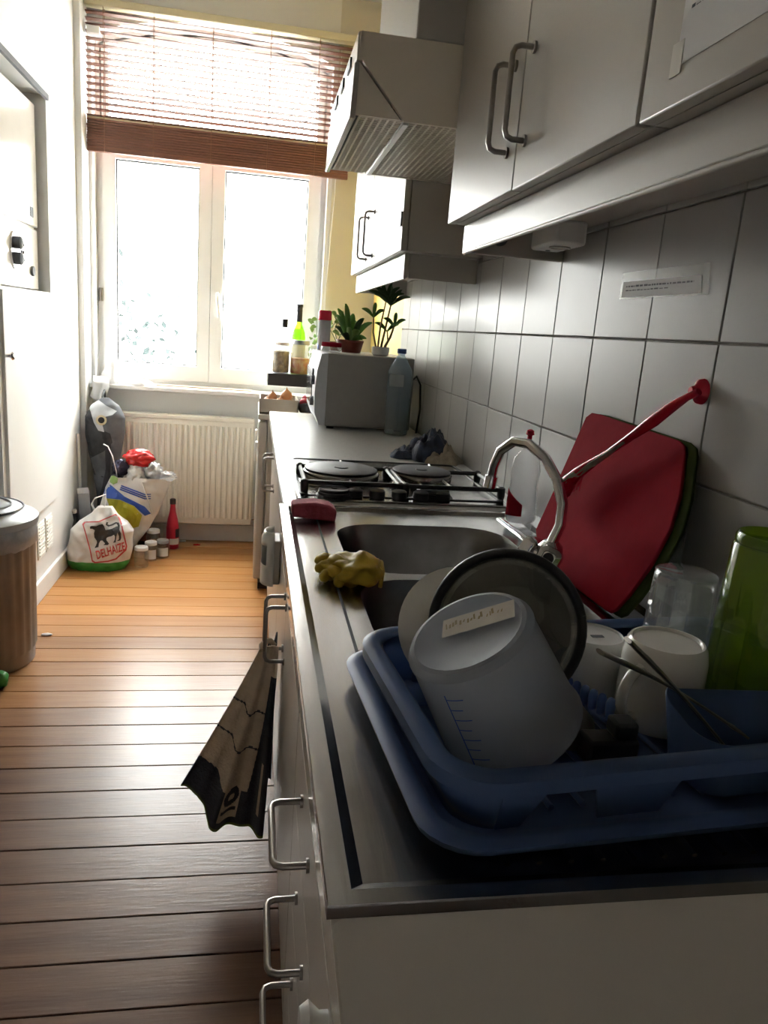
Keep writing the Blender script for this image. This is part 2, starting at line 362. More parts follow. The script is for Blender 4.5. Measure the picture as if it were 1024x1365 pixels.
# window wall with an arched opening
WX0, WX1, WZ0, SPR, CRN = -.872, .352, .885, 2.63, 2.735
def arch(x, x0=WX0, x1=WX1, s=SPR, c=CRN):
    m = (x0+x1)/2; h = (x1-x0)/2; return s+(c-s)*(1-((x-m)/h)**2)
wm = MB(); NA = 16; Y0, Y1 = YB, YB+.20
wm.box(-1.60, WX0, Y0, Y1, 0, 2.95); wm.box(WX1, XW+.12, Y0, Y1, 0, 2.95); wm.box(WX0, WX1, Y0, Y1, 0, WZ0)
for k in range(NA):
    xa = WX0+(WX1-WX0)*k/NA; xb = WX0+(WX1-WX0)*(k+1)/NA
    wm.prism([(xa, arch(xa)), (xb, arch(xb)), (xb, 2.95), (xa, 2.95)], lambda u, v, w: (u, Y1 if w else Y0, v))
wf = struct(obj('wall_window', wm, 'wall_white'))
obj('painted_plaster', B(.375, XW-.006, YB-.006, YB+.002, 0, 2.95), 'wall_cream', wf)
obj('painted_plaster', B(XL+.03, .375, YB-.005, YB+.002, 2.745, 2.95), 'ceiling_paint', wf)
struct(obj('baseboard_far', B(XL+.015, .02, YB-.016, YB, 0, .10), 'wall_white', bevel=.004))
# sill
si = struct(obj('trim_2', B(XL+.03, .40, YB-.085, YB+.12, .868, .893), 'pvc', bevel=.006))
obj('sill_edge_strip', B(-.66, -.02, YB-.02, YB+.05, .893, .900), 'sill_wood', si)
# window
win = struct(obj('window_1', MB().ring(
    [(WX0, WZ0), (WX1, WZ0)]+[(WX1+(WX0-WX1)*k/NA, arch(WX1+(WX0-WX1)*k/NA)) for k in range(NA+1)],
    [(WX0+.028, WZ0+.035), (WX1-.028, WZ0+.035)]+[(WX1-.028+(WX0-WX1+.056)*k/NA, arch(WX1-.028+(WX0-WX1+.056)*k/NA)-.03) for k in range(NA+1)],
    lambda u, v, w: (u, YB+.17 if w else YB+.10, v)), 'pvc'))
XM = -.268; ZTR = 2.13
obj('transom', B(WX0+.02, WX1-.02, YB+.095, YB+.165, ZTR, ZTR+.07), 'pvc', win)
def rect4(a, b, c, d): return [(a, c), (b, c), (b, d), (a, d)]
for xa, xb in ((WX0+.03, XM-.001), (XM+.001, WX1-.03)):
    s_ = .068; zb = WZ0+.037
    fr = obj('casement', MB().ring(rect4(xa, xb, zb, ZTR+.01), rect4(xa+s_, xb-s_, zb+.085, ZTR-.06), lambda u, v, w: (u, YB+.155 if w else YB+.085, v)), 'pvc', win)
    obj('glazing_bead', MB().ring(rect4(xa+s_-.004, xb-s_+.004, zb+.081, ZTR-.056), rect4(xa+s_+.006, xb-s_-.006, zb+.091, ZTR-.066), lambda u, v, w: (u, YB+.13 if w else YB+.112, v)), 'black', fr)
    obj('pane', MB().prism(rect4(xa+s_-.002, xb-s_+.002, zb+.083, ZTR-.058), lambda u, v, w: (u, YB+.124 if w else YB+.120, v)), 'window_glass', fr)
obj('astragal', B(XM-.018, XM+.018, YB+.150, YB+.163, WZ0+.03, ZTR), 'pvc', win)
def fan(a, b, z, d): return [(a, z), (b, z)]+[(b+(a-b)*k/NA, arch(b+(a-b)*k/NA)-d) for k in range(NA+1)]
fl_ = obj('fanlight', MB().ring(fan(WX0+.02, WX1-.02, ZTR+.06, .022), fan(WX0+.065, WX1-.065, ZTR+.09, .055), lambda u, v, w: (u, YB+.16 if w else YB+.10, v)), 'pvc', win)
obj('pane', MB().prism(fan(WX0+.063, WX1-.063, ZTR+.088, .053), lambda u, v, w: (u, YB+.132 if w else YB+.128, v)), 'window_glass', fl_)
hd = obj('window_handle', MB().tube([(XM+.04, YB+.085, 1.42), (XM+.04, YB+.05, 1.42), (XM+.042, YB+.045, 1.40), (XM+.055, YB+.045, 1.29)], .009, 8), 'pvc', win, smooth=50)
obj('hinge', MB().tube([(WX0+.02, YB+.08, 1.33), (WX0+.02, YB+.08, 1.40)], .011, 10), 'handle_metal', win, smooth=50)
# ------------------------------------------------------------------ outside
struct(obj('ground_outside', B(-30, 30, 5.2, 60, -3.6, -3.5), 'street'))
bd = thing('apartment_building', 'pale apartment block seen through the right window pane', 'building', (3.5, 24, -3.5))
obj('wall', B(-.2, 12, 24, 30, -3.5, 3.1), 'facade', bd)
obj('roof', B(-.4, 12.2, 23.8, 30.2, 3.1, 3.4), 'street', bd)
wn = None
for zz in (-2.2, -.9, .4, 1.7):
    for xx in (.5, 2.2, 3.9):
        w_ = obj('window', B(xx, xx+.9, 23.93, 24.02, zz, zz+.8), 'facade_glass', bd)
        obj('window_sill', B(xx-.08, xx+.98, 23.85, 24.02, zz-.1, zz), 'facade', w_)
tr = thing('tree', 'pale leafy tree seen through the left window pane', 'tree', (-3.9, 13.5, -3.5))
obj('trunk', MB().tube([(-3.9, 13.5, -3.5), (-3.85, 13.5, -1.8), (-3.8, 13.5, -.2), (-3.7, 13.5, 1.2)], [.16, .13, .09, .03]), 'stem_brown', tr, smooth=60)
lv = MB(); rr = random.Random(3)
for k in range(2600):
    c = Vector((rr.gauss(-3.0, 1.0), rr.gauss(13.5, .7), rr.gauss(-.1, .85)))
    if c.z > 2.2: continue
    u = Vector((rr.uniform(-1, 1), rr.uniform(-1, 1), rr.uniform(-1, 1))).normalized(); w = u.cross(Vector((rr.uniform(-1, 1), rr.uniform(-1, 1), 1))).normalized(); s_ = rr.uniform(.06, .11)
    lv.add([c-u*s_, c+w*s_*.5, c+u*s_, c-w*s_*.5], [(0, 1, 2, 3)])
o = obj('foliage', lv, 'tree_leaf', tr, recalc=False); o['kind'] = 'stuff'
# ------------------------------------------------------------------ blind
bl = thing('wooden_blind', 'brown wooden slat blind half raised over the arched window', 'blind', (-.22, YB-.05, 2.07))
BX0, BX1 = -.886, .452; BY = YB-.05
obj('head_rail', B(BX0-.002, BX1+.01, BY-.03, BY+.03, 2.725, 2.758), 'rail_cream', bl, bevel=.003)
obj('bracket', B(BX0+.01, BX0+.07, BY-.033, BY+.03, 2.60, 2.632), 'pvc', bl)
s0 = None; NS = 17
for k in range(NS):
    z = 2.235+(2.70-2.235)*k/(NS-1)+random.uniform(-.002, .002)
    if s0 is None:
        M = Matrix.Rotation(math.radians(-9), 4, 'X')
        mb = MB().box(BX0, BX1, -.0145, .0145, -.0016, .0016); mb.v = [M @ v for v in mb.v]; mb.v = [v+Vector((0, BY, z)) for v in mb.v]
        s0 = obj('slat', mb, 'slat_wood', bl); zz0 = z
    else:
        c = dup(s0, bl, (0, 0, z-zz0))
    if k > 19: pass
s1 = None
for k in range(11):
    z = 2.083+k*.0125
    mb = B(BX0, BX1, BY-.0125, BY+.0125, z, z+.0112)
    if s1 is None: s1 = obj('stacked_slat', mb, 'slat_wood', bl, bevel=.0015, bseg=1)
    else: dup(s1, bl, (random.uniform(-.002, .002), random.uniform(-.0015, .0015), k*.0125))
obj('bottom_rail', B(BX0, BX1, BY-.014, BY+.014, 2.066, 2.083), 'slat_wood', bl, bevel=.002)
obj('top_slat', B(BX0, BX1, BY-.004, BY+.004, 2.222, 2.230), 'rail_cream', bl)
for xx in (-.80, -.56, -.27, .02, .27):
    obj('ladder_cord', MB().tube([(xx, BY-.016, 2.066), (xx, BY-.016, 2.725)], .0016, 5), 'cord_brown', bl)
    obj('ladder_cord', MB().tube([(xx, BY+.016, 2.066), (xx, BY+.016, 2.725)], .0016, 5), 'cord_brown', bl)
obj('pull_cord', MB().tube([(.385, YB-.03, 2.7), (.39, YB-.03, 2.0), (.37, YB-.03, 1.5), (.372, YB-.03, 1.15)], .002, 5), 'pvc', bl)
# ------------------------------------------------------------------ radiator
RX0, RX1, RY, RZ0, RZ1 = -.775, .005, 4.29, .125, .735
ra = thing('radiator', 'cream ribbed panel radiator under the window sill', 'radiator', (-.385, RY, 0))
obj('panel', B(RX0, RX1, RY, RY+.075, RZ0, RZ1), 'radiator_paint', ra, bevel=.008)
NR = 24; rb = None
for k in range(NR):
    x = RX0+.028+(RX1-RX0-.056)*k/(NR-1)
    if rb is None:
        rb = obj('rib', MB().tube([(x, RY+.002, RZ0+.04), (x, RY-.001, RZ0+.05), (x, RY-.001, RZ1-.05), (x, RY+.002, RZ1-.04)], .0105, 8), 'radiator_paint', ra, smooth=60); x0_ = x
    else: dup(rb, ra, (x-x0_, 0, 0))
obj('top_grille', B(RX0+.003, RX1-.003, RY-.004, RY+.078, RZ1-.012, RZ1+.012), 'radiator_paint', ra, bevel=.004)
for xx in (-.50, -.22): obj('grille_clip', B(xx, xx+.03, RY-.006, RY+.02, RZ1+.012, RZ1+.018), 'radiator_paint', ra)
obj('valve', MB().tube([(RX1-.01, RY+.04, RZ0+.03), (RX1+.03, RY+.04, RZ0+.03), (RX1+.03, RY+.04, 0)], .010, 8), 'chrome', ra, smooth=50)
for xx in (RX0+.1, RX1-.1): obj('wall_bracket', B(xx, xx+.03, RY+.07, YB-.0005, RZ0+.1, RZ1-.1), 'radiator_paint', ra)
# ------------------------------------------------------------------ boiler in the niche
bo = thing('wall_boiler', 'glossy white wall boiler set into the closet niche', 'boiler', (-1.19, 3.35, 1.345))
obj('body', B(-1.42, -.972, 3.05, 3.668, 1.342, 2.10), 'white_ceramic', bo, bevel=.008)
zsp = 1.60
obj('cover', B(-.975, -.958, 3.05, 3.672, zsp+.004, 2.10), 'white_ceramic', bo, bevel=.006)
cp = obj('control_panel', B(-.975, -.962, 3.05, 3.672, 1.345, zsp-.004), 'white_ceramic', bo, bevel=.004)
obj('dial_plate', L([(.075, 0), (.075, .006)], c=(-.962, 3.34, 1.485), seg=24, M=axis_rot((1, 0, 0)) @ Matrix.Diagonal((1, .8, 1))), 'chrome', cp, smooth=40)
for z_ in (1.455, 1.515): obj('dial', L([(.024, 0), (.024, .02), (.018, .024)], c=(-.956, 3.34, z_), seg=18, M=axis_rot((1, 0, 0))), 'pack_grey', cp, smooth=40)
obj('gauge', L([(.02, 0), (.02, .01)], c=(-.962, 3.57, 1.42), seg=18, M=axis_rot((1, 0, 0))), 'pack_grey', cp, smooth=40)
for a_ in range(2):
    for b_ in range(3): obj('indicator', B(-.963, -.957, 3.42+a_*.03, 3.43+a_*.03, 1.45+b_*.03, 1.462+b_*.03), 'pack_grey', cp)
obj('badge', B(-.959, -.956, 3.56, 3.60, 1.64, 1.68), 'pack_grey', bo)
# ------------------------------------------------------------------ base cabinets (front plane FX)
FX = .085; CZ = .862
def handle(parent, y, z, horiz, ln=.128, x=FX, out=.044, r=.0045):
    h = ln/2; c = .012; xo = x-out
    if horiz: pts = [(x, y-h, z), (xo+c, y-h, z), (xo+c*.3, y-h+c*.3, z), (xo, y-h+c, z), (xo, y+h-c, z), (xo+c*.3, y+h-c*.3, z), (xo+c, y+h, z), (x, y+h, z)]
    else: pts = [(x, y, z-h), (xo+c, y, z-h), (xo+c*.3, y, z-h+c*.3), (xo, y, z-h+c), (xo, y, z+h-c), (xo+c*.3, y, z+h-c*.3), (xo+c, y, z+h), (x, y, z+h)]
    mb = MB().tube(pts, r, 10)
    for p in (pts[0], pts[-1]): mb.lathe([(.009, -.001), (.009, .003)], c=(p[0]-.003, p[1], p[2]), seg=12, M=axis_rot((1, 0, 0)))
    return obj('handle', mb, 'handle_metal', parent, smooth=45)
def carcass(t, y0, y1):
    for a, b in ((y0, y0+.018), (y1-.018, y1)): obj('side', B(FX+.019, XW-.012, a, b, .10, .735 if 1.04 < a < 1.10 else CZ-.001), 'cab_side', t)
    obj('bottom', B(FX+.019, XW-.012, y0+.018, y1-.018, .10, .118), 'cab_side', t); obj('back', B(XW-.030, XW-.012, y0+.018, y1-.018, .118, CZ-.001), 'cab_side', t)
    obj('top_rail', B(FX+.019, FX+.06, y0+.018, y1-.018, CZ-.02, CZ-.001), 'cab_side', t)
    obj('plinth', B(FX+.06, FX+.075, y0, y1, 0, .10), 'cab_side', t)
def door(t, y0, y1, z0, z1, m='cab_white', n='door'):
    return obj(n, B(FX, FX+.018, y0+.0015, y1-.0015, z0, z1), m, t, bevel=.002)
dr = thing('drawer_cabinet', 'white drawer cabinet under the draining board', 'cabinet', (.36, .75, 0))
carcass(dr, .452, 1.068)
door(dr, .452, 1.07, .694, .886, 'cab_gloss', 'top_fascia')
for z0, z1, hz in ((.553, .690, .64), (.398, .549, .482), (.243, .394, .333), (.105, .239, .175)):
    d = door(dr, .452, 1.07, z0, z1, 'cab_white', 'drawer'); handle(d, .848, hz, True)
obj('knob', L([(0, .028), (.016, .026), (.021, .018), (.012, .008), (.012, 0)], c=(FX, .545, .665), seg=18, M=axis_rot((-1, 0, 0))), 'white_plastic', dr, smooth=45)
sc_ = thing('sink_cabinet', 'white two-door base cabinet below sink bowls and hob', 'cabinet', (.36, 1.58, 0))
carcass(sc_, 1.072, 2.09)
for y0, y1, hy in ((1.072, 1.59, 1.555), (1.59, 2.09, 1.625)):
    d = door(sc_, y0, y1, .105, .690); handle(d, hy, .612, False)
    door(sc_, y0, min(y1, 1.598 if y0 < 1.2 else y1), .694, .886 if y0 < 1.2 else .858, 'cab_gloss', 'top_fascia')
fc = thing('base_cabinet', 'white two-door base cabinet under the microwave end of the worktop', 'cabinet', (.36, 2.73, 0))
carcass(fc, 2.094, 3.385)
for y0, y1, hy in ((2.094, 2.90, 2.86), (2.90, 3.385, 2.95)):
    d = door(fc, y0, y1, .105, .858); handle(d, hy, .715, False)
# end panel facing the camera
pp = [(.064, .880), (.074, .8885), (.10, .889), (XW-.02, .889), (XW-.02, .005), (.088, .005), (.088, .55), (.083, .74), (.074, .81)]
tag(obj('end_panel', MB().prism(pp, lambda u, v, w: (u, .430 if w else .448, v)), 'panel_beige', bevel=.002), 'beige board closing the end of the cabinets below the steel sink', 'panel')
# worktop
wt = tag(obj('worktop', B(.066, XW-.008, 1.602, 3.388, CZ, .9), 'worktop', bevel=.004), 'grey worktop carrying the hob and the microwave', 'worktop')
# ------------------------------------------------------------------ steel sink top with two bowls
sk = thing('steel_sink', 'stainless steel double bowl sink with draining board', 'sink', (.33, 1.02, CZ))
SX0, SX1, SY0, SY1, SZ = .060, .606, .424, 1.600, .9
bowls = [rrect(.165, .512, 1.150, 1.468, .085, 6), rrect(.165, .512, .835, 1.122, .085, 6)]
def sink_plate():
    # plate with two openings triangulated through bmesh
    bm = bmesh.new(); loops = []
    outer = []
    def addloop(P):
        vs = [bm.verts.new((x, y, SZ)) for x, y in P]; return [bm.edges.new((vs[i], vs[(i+1) % len(vs)])) for i in range(len(vs))]
    es = addloop([(SX0+.028, SY0+.026), (SX1-.02, SY0+.026), (SX1-.02, SY1-.03), (SX0+.028, SY1-.03)])
    for P in bowls: es += addloop(P)
    bmesh.ops.triangle_fill(bm, use_beauty=True, use_dissolve=False, edges=es)
    bm.verts.index_update(); r_ = ([v.co.copy() for v in bm.verts], [[v.index for v in f.verts] for f in bm.faces]); bm.free(); return r_
DZ = -.006
V, F = sink_plate(); mb = MB().add([(v.x, v.y, SZ+DZ) for v in V], F)
obj('drainer_plate', mb, 'steel', sk)
rim = MB()
po = [(SX0, SY0), (SX1, SY0), (SX1, SY1), (SX0, SY1)]; pm = [(SX0+.018, SY0+.014), (SX1-.01, SY0+.014), (SX1-.01, SY1-.018), (SX0+.018, SY1-.018)]
pi_ = [(SX0+.028, SY0+.026), (SX1-.02, SY0+.026), (SX1-.02, SY1-.03), (SX0+.028, SY1-.03)]
def band(A, za, Bp, zb):
    n = len(A); rim.add([(x, y, za) for x, y in A]+[(x, y, zb) for x, y in Bp], [(i, (i+1) % n, n+(i+1) % n, n+i) for i in range(n)])
band(po, SZ-.011, po, SZ-.002); band(po, SZ-.002, [(x*.996+.001, y*.998+.001) for x, y in po], SZ); band([(x*.996+.001, y*.998+.001) for x, y in po], SZ, pm, SZ); band(pm, SZ, pi_, SZ+DZ)
obj('rim', rim, 'steel', sk, smooth=30)
obj('back_strip', B(SX1, XW-.0066, SY0, SY1, SZ-.011, SZ-.002), 'steel', sk)
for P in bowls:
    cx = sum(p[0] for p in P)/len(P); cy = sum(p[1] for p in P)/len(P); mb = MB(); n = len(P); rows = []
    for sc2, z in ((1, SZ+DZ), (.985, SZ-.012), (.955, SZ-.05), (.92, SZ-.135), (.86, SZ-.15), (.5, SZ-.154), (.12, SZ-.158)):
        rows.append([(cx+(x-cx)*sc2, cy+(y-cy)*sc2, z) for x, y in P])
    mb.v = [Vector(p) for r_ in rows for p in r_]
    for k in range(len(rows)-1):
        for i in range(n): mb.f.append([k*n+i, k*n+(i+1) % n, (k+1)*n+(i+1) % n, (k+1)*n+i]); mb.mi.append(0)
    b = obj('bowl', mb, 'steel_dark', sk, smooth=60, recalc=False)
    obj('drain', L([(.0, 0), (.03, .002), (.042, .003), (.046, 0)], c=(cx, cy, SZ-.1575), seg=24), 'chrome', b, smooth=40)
gp = [at_z(435, 712, .9), at_z(455, 765, .9), at_z(478, 830, .9)]
obj('groove_shade', B(.1325, .1365, .80, 1.50, SZ+DZ-.001, SZ+DZ+.0004), 'pack_grey', sk)  # flat dark strip painted in place of a cut groove's shade
for k in range(14):
    x = .20+k*.026
    obj('drainer_ridge', MB().tube([(x, .462, SZ+DZ-.001), (x, .50, SZ+DZ), (x, .78, SZ+DZ), (x, .80, SZ+DZ-.001)], .003, 6), 'steel', sk, smooth=60)
# ------------------------------------------------------------------ hob
HX0, HX1, HY0, HY1 = .100, .602, 1.632, 2.160
hb = thing('hob', 'steel hob with black hotplates and wire pan supports', 'hob', (.35, 1.9, .9))
obj('tray', B(HX0, HX1, HY0, HY1, .8995, .9055), 'steel', hb, bevel=.003)
obj('tray_edge', MB().ring(rrect(HX0+.008, HX1-.008, HY0+.035, HY1-.008, .02), rrect(HX0+.015, HX1-.015, HY0+.042, HY1-.015, .016), lambda u, v, w: (u, v, .908 if w else .905)), 'black', hb)
for px, py, r_, hgt, nm in ((455, 622, .092, .036, 'hotplate'), (562, 625, .076, .036, 'hotplate'), (446, 650, .036, .020, 'gas_burner'), (578, 651, .040, .020, 'gas_burner')):
    c = at_z(px, py, .905+hgt); cx, cy = c.x, c.y
    if cy > HY1-.02-r_: cy = HY1-.015-r_
    hp = obj(nm, L([(0, hgt), (r_*.18, hgt), (r_*.2, hgt-.002), (r_*.9, hgt-.001), (r_, hgt-.004), (r_, hgt-.008), (r_*.92, hgt-.009)], c=(cx, cy, .905), seg=40), 'hotplate', hb, smooth=30)
    obj('burner_collar', L([(r_*1.02, hgt-.009), (r_*1.06, hgt-.013), (r_*1.04, .006), (r_*1.22, 0)], c=(cx, cy, .905), seg=40), 'steel' if nm == 'hotplate' else 'black', hp, smooth=50)
yA, yB_ = HY0+.065, HY0+.27
for xa, xb in ((HX0+.02, .345), (.358, HX1-.008)):
    g = [(xa, yA, .930), (xa, yB_, .930), (xb, yB_, .930), (xb, yA, .930), (xa, yA, .930)]
    ps = obj('pan_support', MB().tube(g[:2], .005, 6).tube(g[1:3], .006, 6).tube(g[2:4], .005, 6).tube(g[3:], .006, 6), 'black', hb, smooth=50)
    for p in g[:4]: obj('foot', L([(.008, 0), (.010, .012), (.010, .030), (.004, .034)], c=(p[0], p[1], .904), seg=10), 'black', ps, smooth=50)
    xm = (xa+xb)/2
    obj('support_finger', MB().tube([(xm, yA+.04, .925), (xm, yB_, .925), (xm, yB_+.07, .936)], .003, 6), 'handle_metal', ps, smooth=50)
for k in range(5): obj('control_knob', L([(.019, 0), (.018, .016), (.014, .019)], c=(.235+k*.052, HY0+.042, .905), seg=18), 'black', hb, smooth=40)
# ------------------------------------------------------------------ tap
tp = thing('mixer_tap', 'chrome swan-neck mixer tap behind the sink bowls', 'tap', (.497, 1.142, .894))
bx, by = .497, 1.142
obj('body', L([(.028, -.006), (.028, .004), (.019, .008), (.018, .035), (.021, .04), (.021, .052), (.013, .06)], c=(bx, by, .9), seg=24), 'chrome', tp, smooth=40)
sp = [(bx, by, .955)]+[at_y(px, py, yy) for px, py, yy in ((747, 700, 1.146), (750, 672, 1.155), (743, 640, 1.172), (727, 611, 1.20), (706, 592, 1.235), (686, 588, 1.268), (668, 600, 1.298), (659, 620, 1.316), (656, 634, 1.322))]
spt = obj('spout', MB().tube(sp, .0092, 12), 'chrome', tp, smooth=70)
obj('nozzle', MB().tube([sp[-1], sp[-1]+Vector((-.002, .002, -.022))], .0125, 14), 'chrome', spt, smooth=50)
for d, nm in (((-.35, -.75, .35), 'near'), ((-.35, .80, .28), 'far')):
    d = Vector(d).normalized(); c0 = Vector((bx, by, .922)); R_ = axis_rot(d)
    v = obj('valve', L([(.011, 0), (.011, .03), (.014, .032)], c=c0, seg=14, M=R_), 'chrome', tp, smooth=40)
    obj('knob', L([(.014, .03), (.021, .034), (.023, .046), (.020, .056), (.012, .058), (.011, .055)], c=c0, seg=24, M=R_, wob=lambda a, z, k: 1+.10*math.cos(4*a)), 'chrome', v, smooth=50)
    obj('knob_cap', L([(.009, .055), (.009, .0585), (.004, .060)], c=c0, seg=14, M=R_), 'pack_grey', v, smooth=40)
l0 = at_z(697, 716, .945); l1 = at_z(666, 692, .935)
obj('lever', MB().tube([Vector((bx-.02, by+.045, .942)), l0, l1], [.006, .008, .007], 8, flat=(1, .5)), 'chrome', tp, smooth=50)
# ------------------------------------------------------------------ wall cabinets
UX = .391; UZ = 1.512
def vhandle(p, y, z, x, ln=.128): return handle(p, y, z, False, ln, x, .034, .0044)
def wall_cab(t, y0, y1, z0, z1, splits, ux):
    obj('body', B(ux+.020, XW-.0075, y0, y1, z0+.001, z1), 'cab_side', t)
    ds = []
    ys = [y0]+splits+[y1]
    for a, b in zip(ys[:-1], ys[1:]): ds.append(obj('door', B(ux, ux+.018, a+.0015, b-.0015, z0, z1), 'cab_white', t, bevel=.002))
    return ds
def pelmet(t, y0, y1, x, ret_far=True, ret_near=True, zb=1.455):
    mb = MB().box(x, x+.016, y0, y1, zb, UZ-.0005)
    p = obj('pelmet', mb, 'cab_white', t, bevel=.004)
    if ret_far: obj('pelmet_end', B(x+.016, XW-.0075, y1-.016, y1, zb, UZ-.001), 'cab_white', t, bevel=.003)
    if ret_near: obj('pelmet_end', B(x+.016, XW-.0075, y0, y0+.016, zb, UZ-.001), 'cab_white', t, bevel=.003)
    obj('pelmet_lip', MB().tube([(x+.004, y0, zb), (x+.004, y1-.004, zb)], .004, 8), 'cab_white', p, smooth=60)
ca = thing('wall_cabinet', 'white two-door wall cabinet with paired handles beside the extractor hood', 'cabinet', (.52, 1.24, UZ))
d1, d2 = wall_cab(ca, .822, 1.652, UZ, 2.35, [1.232], UX)
vhandle(d1, 1.19, 1.640, UX); vhandle(d2, 1.275, 1.640, UX)
cb = thing('wall_cabinet', 'white wall cabinet with a printed sheet taped to its door', 'cabinet', (.52, .41, UZ))
e1, e2 = wall_cab(cb, -.02, .818, UZ, 2.35, [.40], UX)
pm_ = thing('light_pelmet', 'long white pelmet board running under the near wall cabinets', 'pelmet', (.54, .8, 1.455))
pelmet(pm_, -.02, 1.636, .424, True, True)
cf = thing('wall_cabinet', 'white wall cabinet reflecting daylight beyond the extractor hood', 'cabinet', (.52, 2.85, UZ))
f1, f2 = wall_cab(cf, 2.246, 3.45, UZ, 2.15, [2.90], .400)
vhandle(f1, 2.83, 1.62, .400, .15); vhandle(f2, 2.99, 1.62, .400, .15)
obj('hinge_catch', B(.395, .402, 2.255, 2.275, 1.58, 1.62), 'black', f1)
pelmet(cf, 2.29, 3.42, .422, True, True, 1.440)
# boxed duct above the hood
tag(obj('duct_casing', B(.296, XW-.0045, 1.668, 2.236, 1.860, 2.95), 'cab_white', bevel=.003), 'white boxed duct casing above the extractor hood', 'casing')
# ------------------------------------------------------------------ extractor hood
ho = thing('extractor_hood', 'beige extractor hood with perforated filter above the hob', 'hood', (.41, 1.95, 1.70))
hx0, hy0, hy1, hz0, hz1 = .178, 1.664, 2.240, 1.703, 1.858
for yy in (hy0, hy1-.012):
    obj('side_panel', MB().prism([(hx0+.004, hz1), (XW-.008, hz1), (XW-.008, hz0), (hx0+.105, hz0), (hx0+.010, hz1-.052)], lambda u, v, w: (u, yy+.012*w, v)), 'hood_beige', ho, bevel=.001)
    obj('visor_cheek', MB().prism([(hx0+.006, hz1-.056), (hx0+.098, hz0+.002), (hx0+.004, hz0+.002)], lambda u, v, w: (u, yy+.003+.006*w, v)), 'hood_beige', ho)
obj('top_panel', B(hx0+.004, XW-.008, hy0+.012, hy1-.012, hz1-.012, hz1-.0005), 'hood_beige', ho)
cs = obj('control_strip', B(hx0, hx0+.014, hy0, hy1, hz1-.054, hz1-.001), 'hood_beige', ho, bevel=.003)
for k in range(3): obj('switch', B(hx0-.004, hx0+.001, hy0+.10+k*.14, hy0+.16+k*.14, hz1-.038, hz1-.018), 'black', cs, bevel=.001)
obj('visor', MB().prism([(hx0-.004, hz1-.058), (hx0+.006, hz1-.058), (hx0+.004, hz0-.006), (hx0-.008, hz0-.006)], lambda u, v, w: (u, hy1 if w else hy0, v)), 'cab_white', ho, bevel=.002)
obj('filter_backing', B(hx0+.012, XW-.009, hy0+.013, hy1-.013, hz0+.020, hz0+.024), 'black', ho)
obj('filter_bar', B(hx0+.104, hx0+.118, hy0+.012, hy1-.012, hz0-.004, hz0+.012), 'white_plastic', ho, bevel=.002)
# perforated filter = lattice of thin strips
fm = MB(); x = hx0+.012
while x < XW-.012:
    if not (hx0+.100 < x < hx0+.118): fm.box(x, x+.0045, hy0+.012, hy1-.012, hz0+.002, hz0+.0045)
    x += .015
yy = hy0+.014
while yy < hy1-.014:
    fm.box(hx0+.012, XW-.009, yy, yy+.0045, hz0+.0018, hz0+.0042); yy += .015
fo = obj('filter_mesh', fm, 'hood_beige', ho); fo['kind'] = 'stuff'
# ------------------------------------------------------------------ under-cabinet socket, notes
so = thing('socket_block', 'white plastic socket block fixed under the wall cabinet', 'socket', (.58, 1.50, UZ))
c0 = Vector((.583, 1.53, UZ-.022))
obj('housing', B(.555, .618, 1.44, 1.58, UZ-.044, UZ+.001), 'white_plastic', so, bevel=.006)
obj('socket_face', L([(.020, 0), (.022, .003), (.018, .004), (.016, -.004)], c=(.585, 1.49, UZ-.043), seg=20, M=axis_rot((0, 0, -1))), 'cab_side', so, smooth=40)
obj('screw', L([(.005, 0), (.005, .002)], c=(.585, 1.555, UZ-.043), seg=10, M=axis_rot((0, 0, -1))), 'black', so)
kb = obj('lamp_knob', L([(0, .018), (.012, .016), (.016, .008), (.016, 0)], c=(.50, 1.621, UZ-.022), seg=18, M=axis_rot((0, -1, 0))), 'pack_grey', ca, smooth=40)
nt_ = thing('tile_note', 'small printed note taped across the tiles under the wall cabinet', 'note', (XW-.008, 1.2, 1.39))
def onwall(px, py, x): return at_x(px, py, x)
q = [onwall(*p, XW-.0075) for p in ((831, 364), (948, 350), (945, 393), (826, 399))]
def quad_mb(q, dx=.0006):
    return MB().add([p for p in q]+[p-Vector((dx, 0, 0)) for p in q], [(0, 1, 2, 3), (7, 6, 5, 4), (0, 4, 5, 1), (1, 5, 6, 2), (2, 6, 7, 3), (3, 7, 4, 0)])
obj('tape', quad_mb(q), 'tape_clear', nt_)
def lerp2(q, u, v): return (q[0]*(1-u)+q[1]*u)*(1-v)+(q[3]*(1-u)+q[2]*u)*v
def sub(q, u0, u1, v0, v1, dx): return [lerp2(q, a, b)-Vector((dx, 0, 0)) for a, b in ((u0, v0), (u1, v0), (u1, v1), (u0, v1))]
obj('paper_strip', quad_mb(sub(q, .03, .93, .36, .94, .0007)), 'paper', nt_)
def scribble(parent, q, rows, dx, rnd):
    mb = MB()
    for (v0, v1, u1) in rows:
        u = .08
        while u < u1:
            w = rnd.uniform(.012, .05); mb.add(sub(q, u, min(u+w, u1), v0+rnd.uniform(0, .02), v1, dx), [(0, 1, 2, 3)]); u += w+rnd.uniform(.006, .014)
    return obj('printed_lines', mb, 'ink', parent)
scribble(nt_, q, [(.50, .57, .86), (.66, .71, .60)], .0015, random.Random(1))
ds_ = thing('door_notice', 'printed paper sheet taped on the wall cabinet door', 'notice', (UX-.001, .68, 1.56))
q2 = [Vector((UX-.0003, .752, 1.80)), Vector((UX-.0003, .56, 1.80)), Vector((UX-.0003, .56, 1.548)), Vector((UX-.0003, .752, 1.548))]
obj('sheet', quad_mb(q2), 'paper', ds_)
